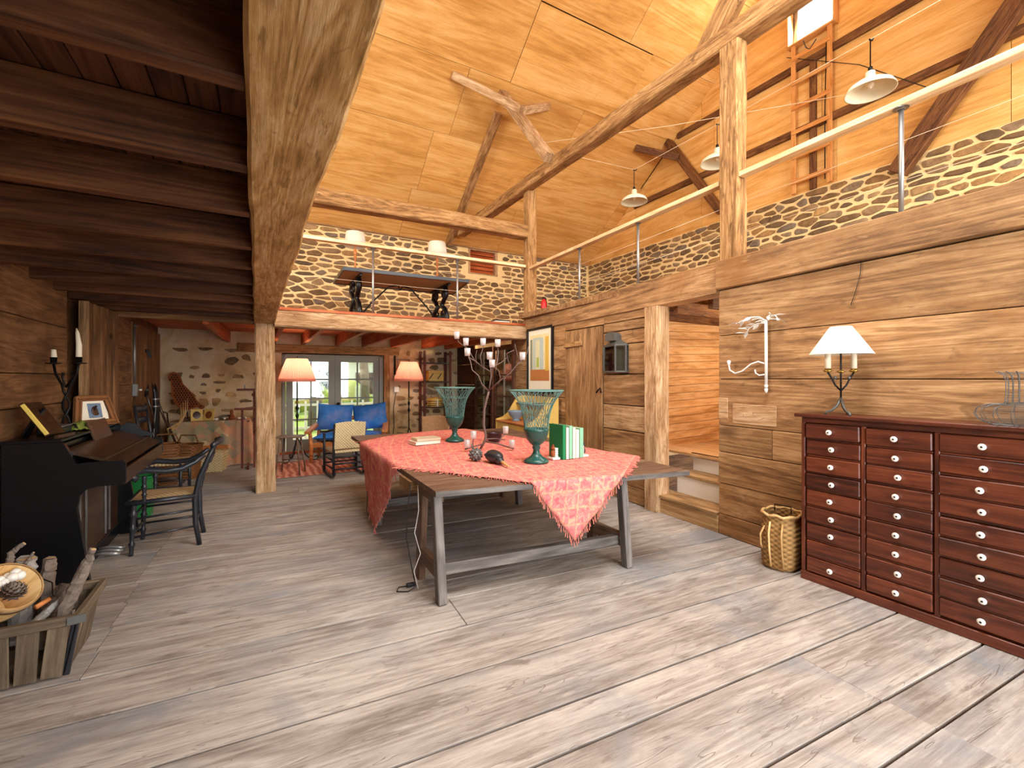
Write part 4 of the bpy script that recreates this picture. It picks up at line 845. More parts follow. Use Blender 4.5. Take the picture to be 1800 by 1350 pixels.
# ============================================================ on the right wall
def wth(name, label, cat, y, z, group=None): return thing(name, label, cat, (WX(y)-.002, y, z), math.atan(-.045), group)   # local -x into the room, y along the wall
sc_ = wth('wall_sconce', 'white painted iron branch sconce with leaves on the board wall', 'sconce', 2.33, 1.36)
MB().tube([(-.03, 0, .03), (-.03, 0, .3), (-.032, 0, .62)], [.012, .013, .012], 8).build('stem', M_['white'], sc_)
MB().lathe([(0, -.005), (.012, .01), (.016, .03), (.008, .045), (.018, .06), (0, .09)], 10, T(-.03, 0, 0)).build('finial', M_['white'], sc_)
MB().tube([(-.03, .01, .25), (-.05, .06, .27), (-.06, .12, .25), (-.065, .2, .19), (-.07, .27, .17), (-.075, .32, .2), (-.075, .33, .25)], .007, 6).build('scroll_arm', M_['white'], sc_)
MB().tube([(-.03, .0, .16), (-.05, .05, .15), (-.055, .08, .17), (-.05, .09, .2)], .006, 6).build('small_scroll', M_['white'], sc_)
MB().lathe([(0, 0), (.012, .01), (.018, .04), (.01, .05), (0, .05)], 8, T(-.075, .33, .24)).build('bud', M_['white'], sc_)
def leaf(L, Wd):
    m = MB(); m.grid(lambda u, v: (L*u, (v-.5)*Wd*math.sin(PI*min(1, u*1.02))*(1.1-.3*u), -.25*L*u*u+.1*abs(v-.5)*Wd), 6, 4); return m.mesh('leaf')
lm = leaf(.085, .034); lm.materials.append(M_['white'])
stems = [[(-.03, 0, .62), (-.05, .05, .655), (-.07, .12, .66), (-.08, .2, .635), (-.08, .25, .61)], [(-.03, 0, .62), (-.05, -.04, .66), (-.06, -.1, .65), (-.065, -.13, .61)], [(-.03, .0, .6), (-.06, .06, .6), (-.09, .12, .56), (-.09, .15, .51)]]
rg = random.Random(12)
for P in stems:
    MB().tube(P, .005, 5).build('leaf_stem', M_['white'], sc_)
    for i in range(len(P)-1):
        for k in range(3):
            q = Vector(P[i]).lerp(Vector(P[i+1]), (k+.5)/3); d = Vector(P[i+1])-Vector(P[i]); a = math.atan2(d.y, d.x)+rg.choice((-1, 1))*rg.uniform(.5, 1.1)
            obj('leaf', lm, None, sc_, T(*q) @ RZ(a) @ RY(rg.uniform(-.5, .5)) @ RX(rg.uniform(-.9, .9)))
ln = wth('wall_lantern', 'aged tin wall lantern with glass sides beside the plank door', 'lantern', 4.32, 1.56)
tri = [(0, -.22), (0, .22), (-.03, .22), (-.125, -.12), (-.03, -.22)]
MB().prism(tri, 0, .02).build('base', M_['tin'], ln); MB().prism(tri, .325, .345).build('head_plate', M_['tin'], ln); MB().box((0, -.22, 0), (.006, .22, .34)).build('back_plate', M_['tin'], ln)
for (x, y) in ((-.032, .212), (-.12, -.12), (-.032, -.212)): bar('corner_post', ln, M_['tin'], (x, y, .01), (x, y, .335), .02, .02, (0, 1, 0))
for (a, b) in (((-.03, .21), (-.118, -.12)), ((-.118, -.12), (-.03, -.21))): bar('pane', ln, M_['glass'], (a[0], a[1], .17), (b[0], b[1], .17), .3, .003)
ht = [(0, -.21), (0, .21), (-.03, .21), (-.12, -.12), (-.03, -.21)]
vs = [(x, y, .345) for x, y in ht]+[(x*.45-.005, y*.45, .4) for x, y in ht]; n = 5
MB().add(vs, [(i, (i+1) % n, n+(i+1) % n, n+i) for i in range(n)]+[tuple(range(n, 2*n))]).build('roof', M_['tin'], ln)
arch = [(-.09, .39), (-.09, .45)]+[(-.09*math.cos(PI*i/8), .45+.05*math.sin(PI*i/8)) for i in range(9)]+[(.09, .39)]
MB().prism(arch, 0, .11, Matrix(((0, 0, -1, 0), (1, 0, 0, 0), (0, 1, 0, 0), (0, 0, 0, 1)))).build('chimney', M_['tin'], ln)
MB().lathe([(0, .02), (.012, .02), (.012, .1), (0, .11)], 10, T(-.07, 0, 0)).build('candle', M_['candle'], ln)
pic = wth('framed_picture', 'tall framed print of a curtained doorway on the right wall', 'picture', 6.2, 1.25)
M_['mat_'] = plain('picture_mat', '#efe6cc', .8, var=.03)
w, h = .82, 1.07
for (a, b, ww, up) in (((-.015, -w/2+.02, 0), (-.015, -w/2+.02, h), .04, (0, 1, 0)), ((-.015, w/2-.02, 0), (-.015, w/2-.02, h), .04, (0, 1, 0)), ((-.015, -w/2, .02), (-.015, w/2, .02), .04, (0, 0, 1)), ((-.015, -w/2, h-.02), (-.015, w/2, h-.02), .04, (0, 0, 1))): bar('frame_side', pic, M_['black'], a, b, ww, .035, up)
def patch(nm, y0, y1, z0, z1, col, d): MB().box((-.012-d, y0, z0), (-.008-d, y1, z1)).build(nm, plain('print_'+nm+str(d), col, .7, var=.12, sc=9), pic)
MB().box((-.01, -.38, .03), (-.005, .38, h-.03)).build('mat_board', M_['mat_'], pic)
patch('painted_wall', -.29, .31, .36, .95, '#e6d6a0', .001); patch('painted_floor', -.29, .31, .2, .38, '#b9763c', .002); patch('painted_screen', -.12, .22, .38, .9, '#b9c4b8', .003); patch('painted_doorway', .0, .13, .38, .86, '#d9d2a8', .004); patch('painted_tree', .02, .1, .42, .58, '#a8b85a', .005); patch('painted_curtain', .24, .3, .38, .88, '#8a8a74', .005); patch('painted_curtain_gold', -.28, -.18, .36, .9, '#d8b04e', .005)
nl = thing('hanging_wire', 'thin dark wire hanging on the board wall above the lamp', 'wire', (3.8, 1.69, 2.02)); MB().tube([(0, 0, 0), (.002, -.03, .1), (.0, -.06, .22), (.0, -.065, .31)], .0025, 4).build('strand', M_['blackwire'], nl)
# washstand under the picture
ws = thing('washstand', 'mustard painted washstand with curved sides under the picture', 'washstand', (3.42, 6.62, 0), math.atan(-.045))
sp_ = [(0, 0), (.56, 0), (.56, 1.2), (.46, 1.2), (.38, 1.17), (.3, 1.06), (.22, .93), (.12, .86), (0, .83)]
Mx = Matrix(((1, 0, 0, 0), (0, 0, 1, 0), (0, 1, 0, 0), (0, 0, 0, 1)))
for y in (-.02, -1.02): MB().prism(sp_, y, y+.025, Mx).build('side_panel', M_['yellow'], ws)
MB().box((.54, -1, .75), (.56, 0, 1.2)).build('back_board', M_['yellow'], ws); bar('top_board', ws, M_['orange'], (.27, 0, .8), (.27, -1.0, .8), .54, .025, (1, 0, 0)); bar('upper_shelf', ws, M_['table'], (.45, -.0, 1.08), (.45, -1.0, 1.08), .18, .02, (1, 0, 0))
MB().box((.01, -1, .05), (.03, 0, .78)).build('front_panel', M_['yellow'], ws)
for z in (.2, .48): bar('drawer_front', ws, M_['yellow'], (.0, -.06, z+.1), (.0, -.94, z+.1), .22, .02)
bb = thing('footed_bowl', 'blue grey footed bowl on the mustard washstand', 'bowl', (3.62, 6.3, .813)); MB().lathe([(0, 0), (.07, 0), (.06, .02), (.05, .035), (.11, .08), (.13, .14), (.14, .16), (.13, .162), (.12, .14), (.1, .085), (0, .05)], 24).build('vessel', M_['bluegrey'], bb)
# ============================================================ firewood crate, lower left
cr = thing('firewood_crate', 'slatted wooden crate of firewood at the lower left', 'crate', (-1.1, 3.08, 0))
sl_ = M_['cr'] = wood('crate_slat_wood', '#443829', '#665745', '#82735e', axis=0, rough=.7, bmp=.2, vary=.3)
for i in range(6): x0 = .235-.108*i; bar('slat', cr, sl_, (x0*.86+.02, -.02, 0.01), (x0+.02, -.035, .27), .08, .012, (1, 0, 0)); bar('slat', cr, sl_, (x0*.86+.02, .40, 0.01), (x0+.02, .42, .27), .08, .012, (1, 0, 0))
for i in range(4): bar('slat', cr, sl_, (.265, .03+i*.1, .01), (.315, .03+i*.1, .27), .08, .012, (0, 1, 0))
for y in (-.04, .425): bar('top_rail', cr, sl_, (-.36, y, .285), (.33, y, .285), .045, .035)
for x in (-.35, .32): bar('top_rail', cr, sl_, (x, -.04, .285), (x, .425, .285), .045, .03)
bar('bottom_board', cr, sl_, (-.3, .19, .01), (.24, .19, .01), .4, .015, (0, 1, 0)); bar('corner_plate', cr, M_['tin'], (.29, -.062, .287), (.36, -.05, .287), .04, .006); bar('inner_post', cr, M_['blackworn'], (.27, .0, .0), (.31, .0, .27), .03, .02, (1, 0, 0))
def log(name, label, pts, rs, mat, n=10, cat='firewood'):
    P = [Vector(p) for p in pts]; o = P[0]; t = thing(name, label, cat, tuple(o), 0, 'firewood in the crate')
    m = MB(); 
    Q = []; RS = []
    for i in range(len(P)-1):
        for k in range(10): u = k/10; Q.append(P[i].lerp(P[i+1], u)-o+Vector((noise.noise(P[i]*9+Vector((k, 0, 0))), noise.noise(P[i]*7+Vector((0, k, 0))), 0))*.006); RS.append((rs[i]+(rs[i+1]-rs[i])*u)*(1+.1*noise.noise(Vector((k*.7, i, rs[0]*50)))))
    Q.append(P[-1]-o); RS.append(rs[-1]); m.tube(Q, RS, n); m.v = [tuple(Vector(q)+noise.noise_vector((Vector(q)+o)*45)*rs[0]*.22+noise.noise_vector((Vector(q)+o)*120)*rs[0]*.1) for q in m.v]; m.sm = [False]*len(m.sm); m.build('bark', M_[mat], t)
    d = (P[-1]-P[-2]).normalized(); M4 = d.to_track_quat('Z', 'Y').to_matrix().to_4x4(); M4.translation = P[-1]-o+d*.001
    MB().lathe([(0, .001), (rs[-1]*.86, .0005), (rs[-1]*.92, 0)], n, M4).build('cut_end', M_['cutwood'], t); return t
log('firewood_log', 'long bark covered log leaning out of the crate to the right', [(-.92, 3.2, .06), (-.86, 3.2, .3), (-.78, 3.2, .5), (-.75, 3.18, .58)], [.032, .033, .026, .013], 'bark')
log('firewood_log', 'short grey log at the back left of the crate', [(-1.33, 3.45, .1), (-1.3, 3.45, .4), (-1.3, 3.44, .46)], [.05, .05, .048], 'barkl')
log('firewood_log', 'upright mossy log behind the bushel basket', [(-1.12, 3.46, .05), (-1.1, 3.46, .38), (-1.09, 3.46, .5)], [.045, .045, .04], 'barkl')
log('firewood_log', 'split log right of the mossy upright one', [(-1.03, 3.47, .05), (-1.01, 3.47, .38), (-1.0, 3.48, .48)], [.032, .033, .026], 'bark', 6)
log('firewood_log', 'thick log with a rough end right of the basket', [(-.98, 3.3, .05), (-.94, 3.38, .22), (-.9, 3.42, .32)], [.06, .062, .058], 'bark')
log('firewood_log', 'grey forked stick lying under the long leaning log', [(-1.02, 3.15, .2), (-.94, 3.2, .28), (-.88, 3.24, .33)], [.02, .018, .014], 'barkl', 8)
log('branch', 'crooked forked branch sticking up at the back of the crate', [(-1.35, 3.3, .2), (-1.22, 3.36, .36), (-1.14, 3.4, .48), (-1.13, 3.4, .56), (-1.08, 3.4, .6)], [.022, .02, .018, .014, .01], 'bark', 8)
log('branch', 'thin straight stick left of the crooked branch', [(-1.3, 3.35, .25), (-1.2, 3.4, .4), (-1.15, 3.42, .5)], [.011, .01, .008], 'barkl', 6)
log('branch', 'thin forked twig right of the crooked branch', [(-1.12, 3.42, .42), (-1.08, 3.42, .49), (-1.05, 3.42, .54)], [.01, .009, .006], 'bark', 6)
for i, (x, r, mt, lab) in enumerate(((-1.32, .045, 'barkl', 'pale log seen through the leftmost gap of the crate'), (-1.14, .05, 'barkl', 'pale log standing behind the middle gap of the crate'), (-1.0, .04, 'bark', 'dark log standing behind the right gap of the crate'))):
    log('firewood_log', lab, [(x, 3.14, .02), (x+.01, 3.14, .15), (x+.01, 3.15, .26)], [r, r*.95, r*.9], mt)
bk = thing('bushel_basket', 'small round wooden bushel basket lying tilted on the firewood', 'basket', (-1.13, 3.25, .38))
bk.rotation_euler = Vector((.62, -.42, .62)).to_track_quat('Z', 'Y').to_euler(); bk.scale = (1.12,)*3
m = MB()
m.lathe([(.085, -.1), (.11, .09), (.105, .09), (.081, -.097)], 26); m.lathe([(0, -.1), (.085, -.1)], 26)
m.build('staves', M_['splint'], bk)
for z, r in ((.075, .112), (-.02, .1)): MB().lathe([(r-.002, z-.018), (r+.003, z-.018), (r+.005, z+.018), (r-.002, z+.018)], 26).build('hoop', M_['step'], bk)
MB().tube([(.11, 0, .08), (.13, -.06, .1), (.1, -.12, .1), (0.02, -.135, .1)], .003, 5).build('bail_wire', M_['iron'], bk); MB().tube([(.08, -.128, .1), (.02, -.138, .1)], .011, 8).build('bail_grip', M_['orange'], bk)
pc = thing('pine_cone', 'brown pine cone in the mouth of the bushel basket', 'pine cone', (-1.045, 3.17, .43), R_(-20)); MB().ball((0, 0, 0), .035, 10, 8, (1.4, 1, 1)).build('core', M_['bronze'], pc)
sm_ = MB().add([(0, -.011, 0), (.016, 0, .006), (0, .011, 0), (-.008, 0, .004)], [(0, 1, 2, 3)]).mesh('scale'); sm_.materials.append(M_['bark'])
for k in range(90):
    t = math.acos(1-2*(k+.5)/90); a = k*2.399; d = Vector((math.cos(t), math.sin(t)*math.cos(a), math.sin(t)*math.sin(a))); o = obj('scale', sm_, None, pc, T(d.x*.05, d.y*.037, d.z*.037) @ d.to_track_quat('X', 'Z').to_matrix().to_4x4() @ RY(-.6))
for k, (dx, dy, dz, lab) in enumerate(((-.06, .02, .035, 'white cotton boll left in the bushel basket'), (-.015, .06, .05, 'white cotton boll behind the pine cone'))):
    c = thing('cotton_boll', lab, 'cotton', (-1.06+dx, 3.2+dy, .42+dz), 0, 'cotton in the basket'); m = MB()
    for q in ((0, 0, 0), (.022, .005, .004), (-.02, .006, .003), (.003, -.018, .006), (.004, .012, .018)): m.ball(q, .024, 10, 7)
    m.build('tuft', M_['porc'], c)
# ============================================================ on the piano
pf = thing('photo_frame', 'wicker photo frame standing on the back of the piano', 'photo frame', (-1.2, 5.2, 1.077), R_(48)); pf.scale = (.8, .8, .85)
Mt = RX(R_(-14))
for (a, b, up) in (((-.19, 0, .0), (-.13, 0, .3), (1, 0, 0)), ((.19, 0, .0), (.13, 0, .3), (1, 0, 0))):
    o = bar('frame_side', pf, M_['basketr'], a, b, .07, .03, up); o.matrix_basis = Mt @ o.matrix_basis
for z in (.03, .285): o = bar('frame_rail', pf, M_['basketr'], (-.19 if z < .1 else -.15, 0, z), (.19 if z < .1 else .15, 0, z), .06, .032); o.matrix_basis = Mt @ o.matrix_basis
MB().box((-.13, .003, .05), (.13, .01, .26), Mt).build('mount', M_['paper'], pf); MB().box((-.06, -.002, .08), (.07, .002, .23), Mt).build('photo', plain('photo_blue', '#6a7f96', .5, var=.5, sc=18), pf)
MB().ball((0, -.004, .15), .04, 10, 8, (.8, .1, 1.2), Mt).ball((.01, -.004, .12), .03, 8, 6, (1, .1, .6), Mt).build('photo_subject', M_['bronze'], pf); MB().tube([(0, .01, .2), (0, .1, .0)], .008, 6).build('easel_leg', M_['iron'], pf)
bs = thing('book_on_stand', 'brown book with gilt page edges on a dark reading stand', 'book', (-1.2, 4.3, 1.077), R_(82))
Mt = RX(R_(-32))
MB().cbox(.2, .03, .26, .004, Mt @ T(0, 0, .15)).build('cover', M_['bronze'], bs); MB().cbox(.012, .024, .24, .002, Mt @ T(-.1, -.006, .15)).build('page_edge', M_['gold'], bs); MB().box((-.11, -.05, .0), (.11, -.03, .022)).build('ledge', M_['bronze'], bs); MB().tube([(0, .07, .2), (.0, .17, .0)], .012, 6).build('strut', M_['black'], bs); MB().cbox(.05, .02, .2, .004, T(.02, .14, .1) @ RX(.5)).build('back_panel', M_['black'], bs)
kb = thing('iron_candlestick', 'twisted iron candlestick with two ivory candles on the piano', 'candlestick', (-1.27, 4.72, 1.077), R_(-40))
for s_ in (-1, 1):
    P = [(s_*.02*math.cos(i*.9), s_*.02*math.sin(i*.9), .02+.04*i) for i in range(8)]+[(s_*.04, 0, .36), (s_*.1, 0, .44), (s_*.12, 0, .52)]
    MB().tube(P, .009, 6).build('arm', M_['iron'], kb); MB().tube([(s_*.0, 0, .34), (s_*.05, .01, .41), (s_*.04, .01, .45)], [.008, .008, .011], 6).build('spur', M_['iron'], kb)
    MB().lathe([(0, .515), (.05, .52), (.052, .526), (.02, .528), (.022, .57), (0, .57)], 16, T(s_*.12, 0, 0)).build('drip_pan', M_['iron'], kb)
    h = .1 if s_ < 0 else .26; MB().tube([(s_*.12, 0, .53), (s_*.12+.003, 0, .53+h*.5), (s_*.12-(.012 if s_ > 0 else 0), 0, .53+h*.85), (s_*.12-(.02 if s_ > 0 else 0), 0, .53+h)], [.019, .018, .016 if s_ < 0 else .012, .015 if s_ < 0 else .004], 10).build('candle', M_['candle'], kb)
for a in range(3): t = a*2.094+.4; MB().tube([(0, 0, .05), (.06*math.cos(t), .06*math.sin(t), .05), (.08*math.cos(t), .08*math.sin(t), 0)], .008, 6).build('foot', M_['iron'], kb)
sf = thing('folded_scarf', 'crumpled green and yellow scarf behind the music desk', 'scarf', (-1.22, 4.86, 1.077)); m = MB(); m.grid(lambda u, v: ((u-.5)*.16, (v-.5)*.36, .012+.05*math.sin(PI*u)*math.sin(PI*v)+.02*noise.noise(Vector((u*6, v*9, 1)))), 14, 20); m.build('cloth', plain('green_yellow_cloth', '#8a9a3c', .9, var=.5, sc=22), sf)
bx = thing('small_box', 'small dark box lying behind the candlestick on the piano', 'box', (-1.3, 4.6, 1.077)); MB().cbox(.14, .2, .05, .006, T(0, 0, .026)).build('box_body', M_['blackworn'], bx); MB().cbox(.145, .205, .012, .004, T(0, 0, .056)).build('lid', M_['tableleg'], bx)
gt = thing('green_bin', 'green plastic bin on the floor past the end of the piano', 'bin', (-1.12, 6.25, 0)); pr4 = [(.13, .0), (.16, .42), (.17, .44)]
m = MB(); n = 28
for k, sg in ((1, 1), (.95, -1)): m.grid(lambda u, v: (lambda q: (q[0], q[1]*1.2, .44*v))(rect(sg*u*2*PI, (.13+.035*v)*k, (.13+.035*v)*k, 5)), 28, 3)
m.build('bin_body', plain('green_plastic', '#1f7a3a', .4, var=.05), gt); MB().tube([(lambda q: (q[0], q[1]*1.2, .44))(rect(2*PI*i/32, .168, .168, 5)) for i in range(32)], .012, 6, False, None, True).build('rim', M_['bookg'], gt)
# conduit and switch boxes
cn = thing('conduit', 'steel conduit with switch box on the left board wall', 'conduit', (-1.43, 7.85, 1.33)); MB().tube([(0, 0, .1), (0, 0, .5), (0, 0, .86)], .018, 8).build('pipe', M_['steel'], cn); MB().cbox(.06, .1, .17, .008, T(.01, 0, .0)).build('switch_box', M_['steel'], cn); MB().tube([(0, 0, .86), (0, .12, .88)], .02, 8).build('elbow', M_['steel'], cn); MB().tube([(.04, .07, 0), (.07, .07, 0)], .014, 8).build('switch_knob', M_['porc'], cn)
c2 = thing('conduit', 'dark pipe and cable with outlet boxes right of the garden doors', 'conduit', (2.66, 9.975, 1.05)); MB().tube([(0, 0, .52), (0, 0, 1.0), (0, 0, 1.2)], .02, 8).build('pipe', M_['iron'], c2); MB().tube([(.08, 0, .55), (.06, 0, .9), (.12, 0, 1.1)], .008, 6).build('cable', M_['steel'], c2)
for z in (.45, .2): MB().cbox(.11, .04, .13, .008, T(.03, 0, z)).build('outlet_box', M_['white'], c2)
MB().tube([(.03, 0, .15), (-.03, -.01, -.2), (-.02, -.01, -.6), (-.05, -.01, -.85)], .006, 5).build('flex', M_['blackwire'], c2)
# ============================================================ back bay, left: cloth covered table and what stands on it
ct = thing('draped_table', 'table under a faded patchwork cloth reaching the floor by the plaster wall', 'table', (-.66, 9.42, 0))
MB().cbox(1.12, .58, .03, .006, T(0, 0, .745)).build('tabletop', M_['table'], ct)
for x in (-.5, .5):
    for y in (-.23, .23): bar('leg', ct, M_['table'], (x, y, 0), (x, y, .73), .05, .05, (0, 1, 0))
def patchmat():
    m, nt, b = newmat('faded_patchwork', .9, .1); tc = N(nt, 'ShaderNodeTexCoord'); mp = N(nt, 'ShaderNodeMapping', {0: tc.outputs['Object'], 2: (0, R_(45), R_(40)), 3: (9, 9, 9)})
    vo = N(nt, 'ShaderNodeTexVoronoi', {'Vector': mp.outputs[0], 'Scale': 1., 'Randomness': .25}, distance='CHEBYCHEV'); sp = N(nt, 'ShaderNodeSeparateColor', {0: vo.outputs['Color']})
    c = ramp(nt, sp.outputs[0], [(0, '#949870'), (.25, '#ad9c78'), (.45, '#c4946a'), (.6, '#d99a78'), (.75, '#808e7a'), (.9, '#d4b88e')]); n = noi(nt, tc.outputs['Object'], 60, 2)
    x = N(nt, 'ShaderNodeSeparateXYZ', {0: tc.outputs['Object']}); c = mixc(nt, ramp(nt, mth(nt, 'ADD', x.outputs[0], .5), [(.6, (0, 0, 0, 1)), (.95, (.5, .5, .5, 1))]), c, '#e0a080')
    c = mixc(nt, mth(nt, 'MULTIPLY', n, .3), c, '#6a5a4a'); nt.links.new(c, b.inputs['Base Color']); bump(nt, b, n, .4, .005); return m
m = MB(); m.box((-.57, -.3, .758), (.57, .3, .772))
def skirt(u, v):
    a = u*2*PI; q = rect(a, .575, .305, 9); f = v; w = .06*f**.7*math.sin(a*13+1.3*math.sin(a*2))+.02*f*math.sin(a*29); k = 1+.06*f
    n_ = Vector((math.cos(a), math.sin(a))); return (q[0]*k+n_.x*w, q[1]*k+n_.y*w, .77-v*(.76-.05*max(0, math.sin(a*3+1))))
m.grid(skirt, 200, 10); m.build('patchwork_cloth', patchmat(), ct)
ZC = .774
bd = thing('bird_sculpture', 'rusty pierced sheet iron quail on a thin rod above the draped table', 'sculpture', (-1.05, 9.5, ZC), R_(-18))
out = [(-.30, .93), (-.27, 1.0), (-.2, 1.03), (-.12, .99), (-.07, .9), (-.04, .8), (.05, .7), (.14, .6), (.19, .5), (.26, .42), (.33, .38), (.34, .35), (.28, .31), (.21, .36), (.1, .33), (.04, .3), (-.06, .31), (-.13, .37), (-.2, .48), (-.235, .6), (-.24, .72), (-.245, .82), (-.29, .88)]
Mb = Matrix(((1, 0, 0, 0), (0, 0, 1, 0), (0, 1, 0, 0), (0, 0, 0, 1))); o2 = [(x*.88, z*.9-.1) for x, z in out]
MB().prism(o2, -.006, .006, Mb).build('sheet_body', M_['rust'], bd)
hm = MB().prism([(.012*math.cos(i*PI/3), .017*math.sin(i*PI/3)) for i in range(6)], -.0075, .0075, Mb).mesh('pierced_hole'); hm.materials.append(M_['black'])
def inside(x, z):
    c = False
    for i in range(len(o2)):
        (a, b), (e, f) = o2[i], o2[i-1]
        if (b > z) != (f > z) and x < (e-a)*(z-b)/(f-b)+a: c = not c
    return c
for i in range(16):
    for j in range(18):
        x, z = -.33+i*.042+(j % 2)*.021, .2+j*.038
        if all(inside(x+a, z+b) for a, b in ((.03, 0), (-.03, 0), (0, .03), (0, -.03))): obj('pierced_hole', hm, None, bd, T(x, 0, z))
for x in (-.1, .02): MB().tube([(x, 0, .2), (x-.03, 0, .14), (x+.02, 0, .1)], .006, 5).build('claw', M_['iron'], bd)
MB().tube([(.02, 0, .25), (.03, 0, .1), (.04, 0, .0)], .008, 6).build('rod', M_['iron'], bd); MB().cbox(.2, .14, .03, .005, T(.04, 0, .015)).build('base_block', M_['table'], bd)
df = thing('double_photo_frame', 'hinged pair of gilt photo frames on the draped table', 'photo frame', (-.78, 9.25, ZC), R_(-10))
for s_, rot in ((-1, .35), (1, -.3)):
    Mt = RZ(rot) @ RX(R_(-15)); f = MB().cbox(.17, .016, .2, .006, Mt @ T(s_*.085, 0, .1)).build('frame', M_['yellow'], df)
    MB().ball((s_*.085, -.009, .1), .055, 14, 8, (1, .06, 1.15), Mt).build('photo', M_['bronze'] if s_ < 0 else M_['rust'], df)
rg = random.Random(21)
for k, (x, lab) in enumerate(((-.58, 'leftmost cluster of small shells beside the double frame'), (-.49, 'second cluster of small shells on the draped table'), (-.2, 'white shells at the right end of the draped table'))):
    s2 = thing('shell_cluster', lab, 'shells', (x, 9.28, ZC), rg.uniform(0, 3), 'shells on the draped table')
    for q in range(6): MB().ball((rg.uniform(-.05, .05), rg.uniform(-.04, .04), .02), rg.uniform(.018, .028), 9, 6, (1.2, .8, .8)).build('shell', M_['porc'] if q % 2 else M_['bark'], s2)
fg = thing('figurine', 'small brown seated figurine on the draped table', 'figurine', (-.37, 9.3, ZC)); MB().lathe([(0, 0), (.04, 0), (.045, .03), (.035, .08), (.02, .1), (.026, .12), (.028, .14), (.015, .16), (0, .165)], 14).build('body', M_['rust'], fg); MB().ball((.03, 0, .05), .02).ball((-.03, 0, .05), .02).build('paws', M_['rust'], fg)
dd = thing('driftwood_piece', 'dark twisted piece of driftwood among the shells', 'driftwood', (-.48, 9.44, ZC)); MB().tube([(-.12, 0, .02), (-.04, .02, .05), (.05, -.01, .06), (.13, .01, .03)], [.01, .024, .02, .008], 7).build('stick', M_['bark'], dd)
tw = thing('twist_stand', 'red brown wooden stand with spiral turned posts behind the barn post', 'stand', (-.11, 8.78, 0))
def twist(p0, p1, r, par, mat, turns=9):
    m = MB(); P0, P1 = Vector(p0), Vector(p1)
    for s_ in (0, PI): m.tube([P0.lerp(P1, i/60)+Vector((math.cos(s_+i*turns*2*PI/60), math.sin(s_+i*turns*2*PI/60), 0))*r*.55 for i in range(61)], r*.62, 6)
    return m.build('spiral_post', mat, par)
for x in (.09,): twist((x, 0, .55), (x, 0, 1.27), .024, tw, M_['redbrown'])
for z, w in ((1.3, .34), (.98, .38)): bar('cross_bar', tw, M_['redbrown'], (.12-w*.85, 0, z), (.12+w*.15, 0, z), .035, .035)
bar('lower_post', tw, M_['redbrown'], (-.09, 0, .0), (-.09, 0, .98), .035, .03, (1, 0, 0)); bar('lower_post', tw, M_['redbrown'], (.09, 0, .0), (.09, 0, .55), .04, .04, (1, 0, 0))
for a in (-.2, .2): bar('foot', tw, M_['redbrown'], (0, a, .015), (0, 0, .06), .04, .03)
MB().lathe([(0, 1.31), (.012, 1.31), (.008, 1.35), (.014, 1.37), (0, 1.39)], 8, T(-.05, 0, 0)).build('finial', M_['steel'], tw)
hp = thing('wicker_hamper', 'pale wicker hamper with open lid in front of the draped table', 'hamper', (-.66, 8.78, 0), R_(-12))
m = MB(); n = 6
for (a, b, c, d) in (((-.2, -.14), (.2, -.14), 0, 0), ((.2, -.14), (.2, .14), 0, 0), ((.2, .14), (-.2, .14), 0, 0), ((-.2, .14), (-.2, -.14), 0, 0)):
    m.grid(lambda u, v: ((a[0]+(b[0]-a[0])*u)*(1+.12*v), (a[1]+(b[1]-a[1])*u)*(1+.12*v), .31*v+.003), 20, 12, None, False)
m.build('woven_side', M_['basketp'], hp); hp.children[0].modifiers.new('t', 'SOLIDIFY').thickness = -.012
MB().cbox(.4, .28, .012, .003, T(0, 0, .008)).build('bottom', M_['basketp'], hp); MB().cbox(.46, .012, .08, .004, T(0, .17, .35) @ RX(.5)).build('lid', M_['orange'], hp)
for (a, b) in (((-.225, -.158), (.225, -.158)), ((.225, -.158), (.225, .158)), ((.225, .158), (-.225, .158)), ((-.225, .158), (-.225, -.158))): MB().tube([a+(.315,), b+(.315,)], .01, 6).build('rim', M_['splint'], hp)
for lab, x, y, rz, h in (('brown wicker basket standing behind the ladder back chair', -1.1, 7.98, .2, .56), ('tilted reddish wicker basket next to the hamper', -.88, 8.28, -.4, .5)):
    wb_ = thing('wicker_basket', lab, 'basket', (x, y, 0), rz, 'wicker baskets by the draped table'); m = MB()
    m.grid(lambda u, v: (lambda q: (q[0], q[1], h*v+.002))(rect(u*2*PI, .12+.04*v+.004*math.sin(u*2*PI*16+(int(v*16) % 2)*PI), .12+.04*v, 4)), 60, 16); m.grid(lambda u, v: (lambda q: (q[0], q[1], h*v+.01))(rect(-u*2*PI, .112+.04*v, .112+.04*v, 4)), 30, 4)
    m.build('woven_body', M_['basketr'], wb_); MB().tube([rect(2*PI*i/30, .162, .162, 4)+(h,) for i in range(30)], .013, 6, False, None, True).build('rim', M_['basketr'], wb_)
    MB().tube([(-.15, 0, h), (-.1, 0, h+.14), (.1, 0, h+.14), (.15, 0, h)], .011, 6).build('handle', M_['basketr'], wb_)
gc = thing('grain_cradle', 'old wooden grain cradle with curved tines leaning by the left door', 'farm tool', (-1.2, 8.55, 0))
for k in range(4): P = [(.02, .2-.05*k, .62+.03*k), (.12+.02*k, .26, .72+.03*k), (.17+.025*k, .3, .9+.03*k), (.16+.03*k, .32, 1.08+.03*k)]; MB().tube(P, [.01, .009, .008, .003], 6).build('tine', M_['splint'], gc)
MB().tube([(-.1, 0, 1.2), (-.02, .05, .9), (.08, .15, .6), (.16, .25, .3), (.2, .3, 0.02)], .018, 8).build('snath', M_['bronze'], gc); MB().tube([(-.06, .0, 1.0), (.0, .22, .95), (.02, .25, .6)], .012, 6).build('brace', M_['bronze'], gc)
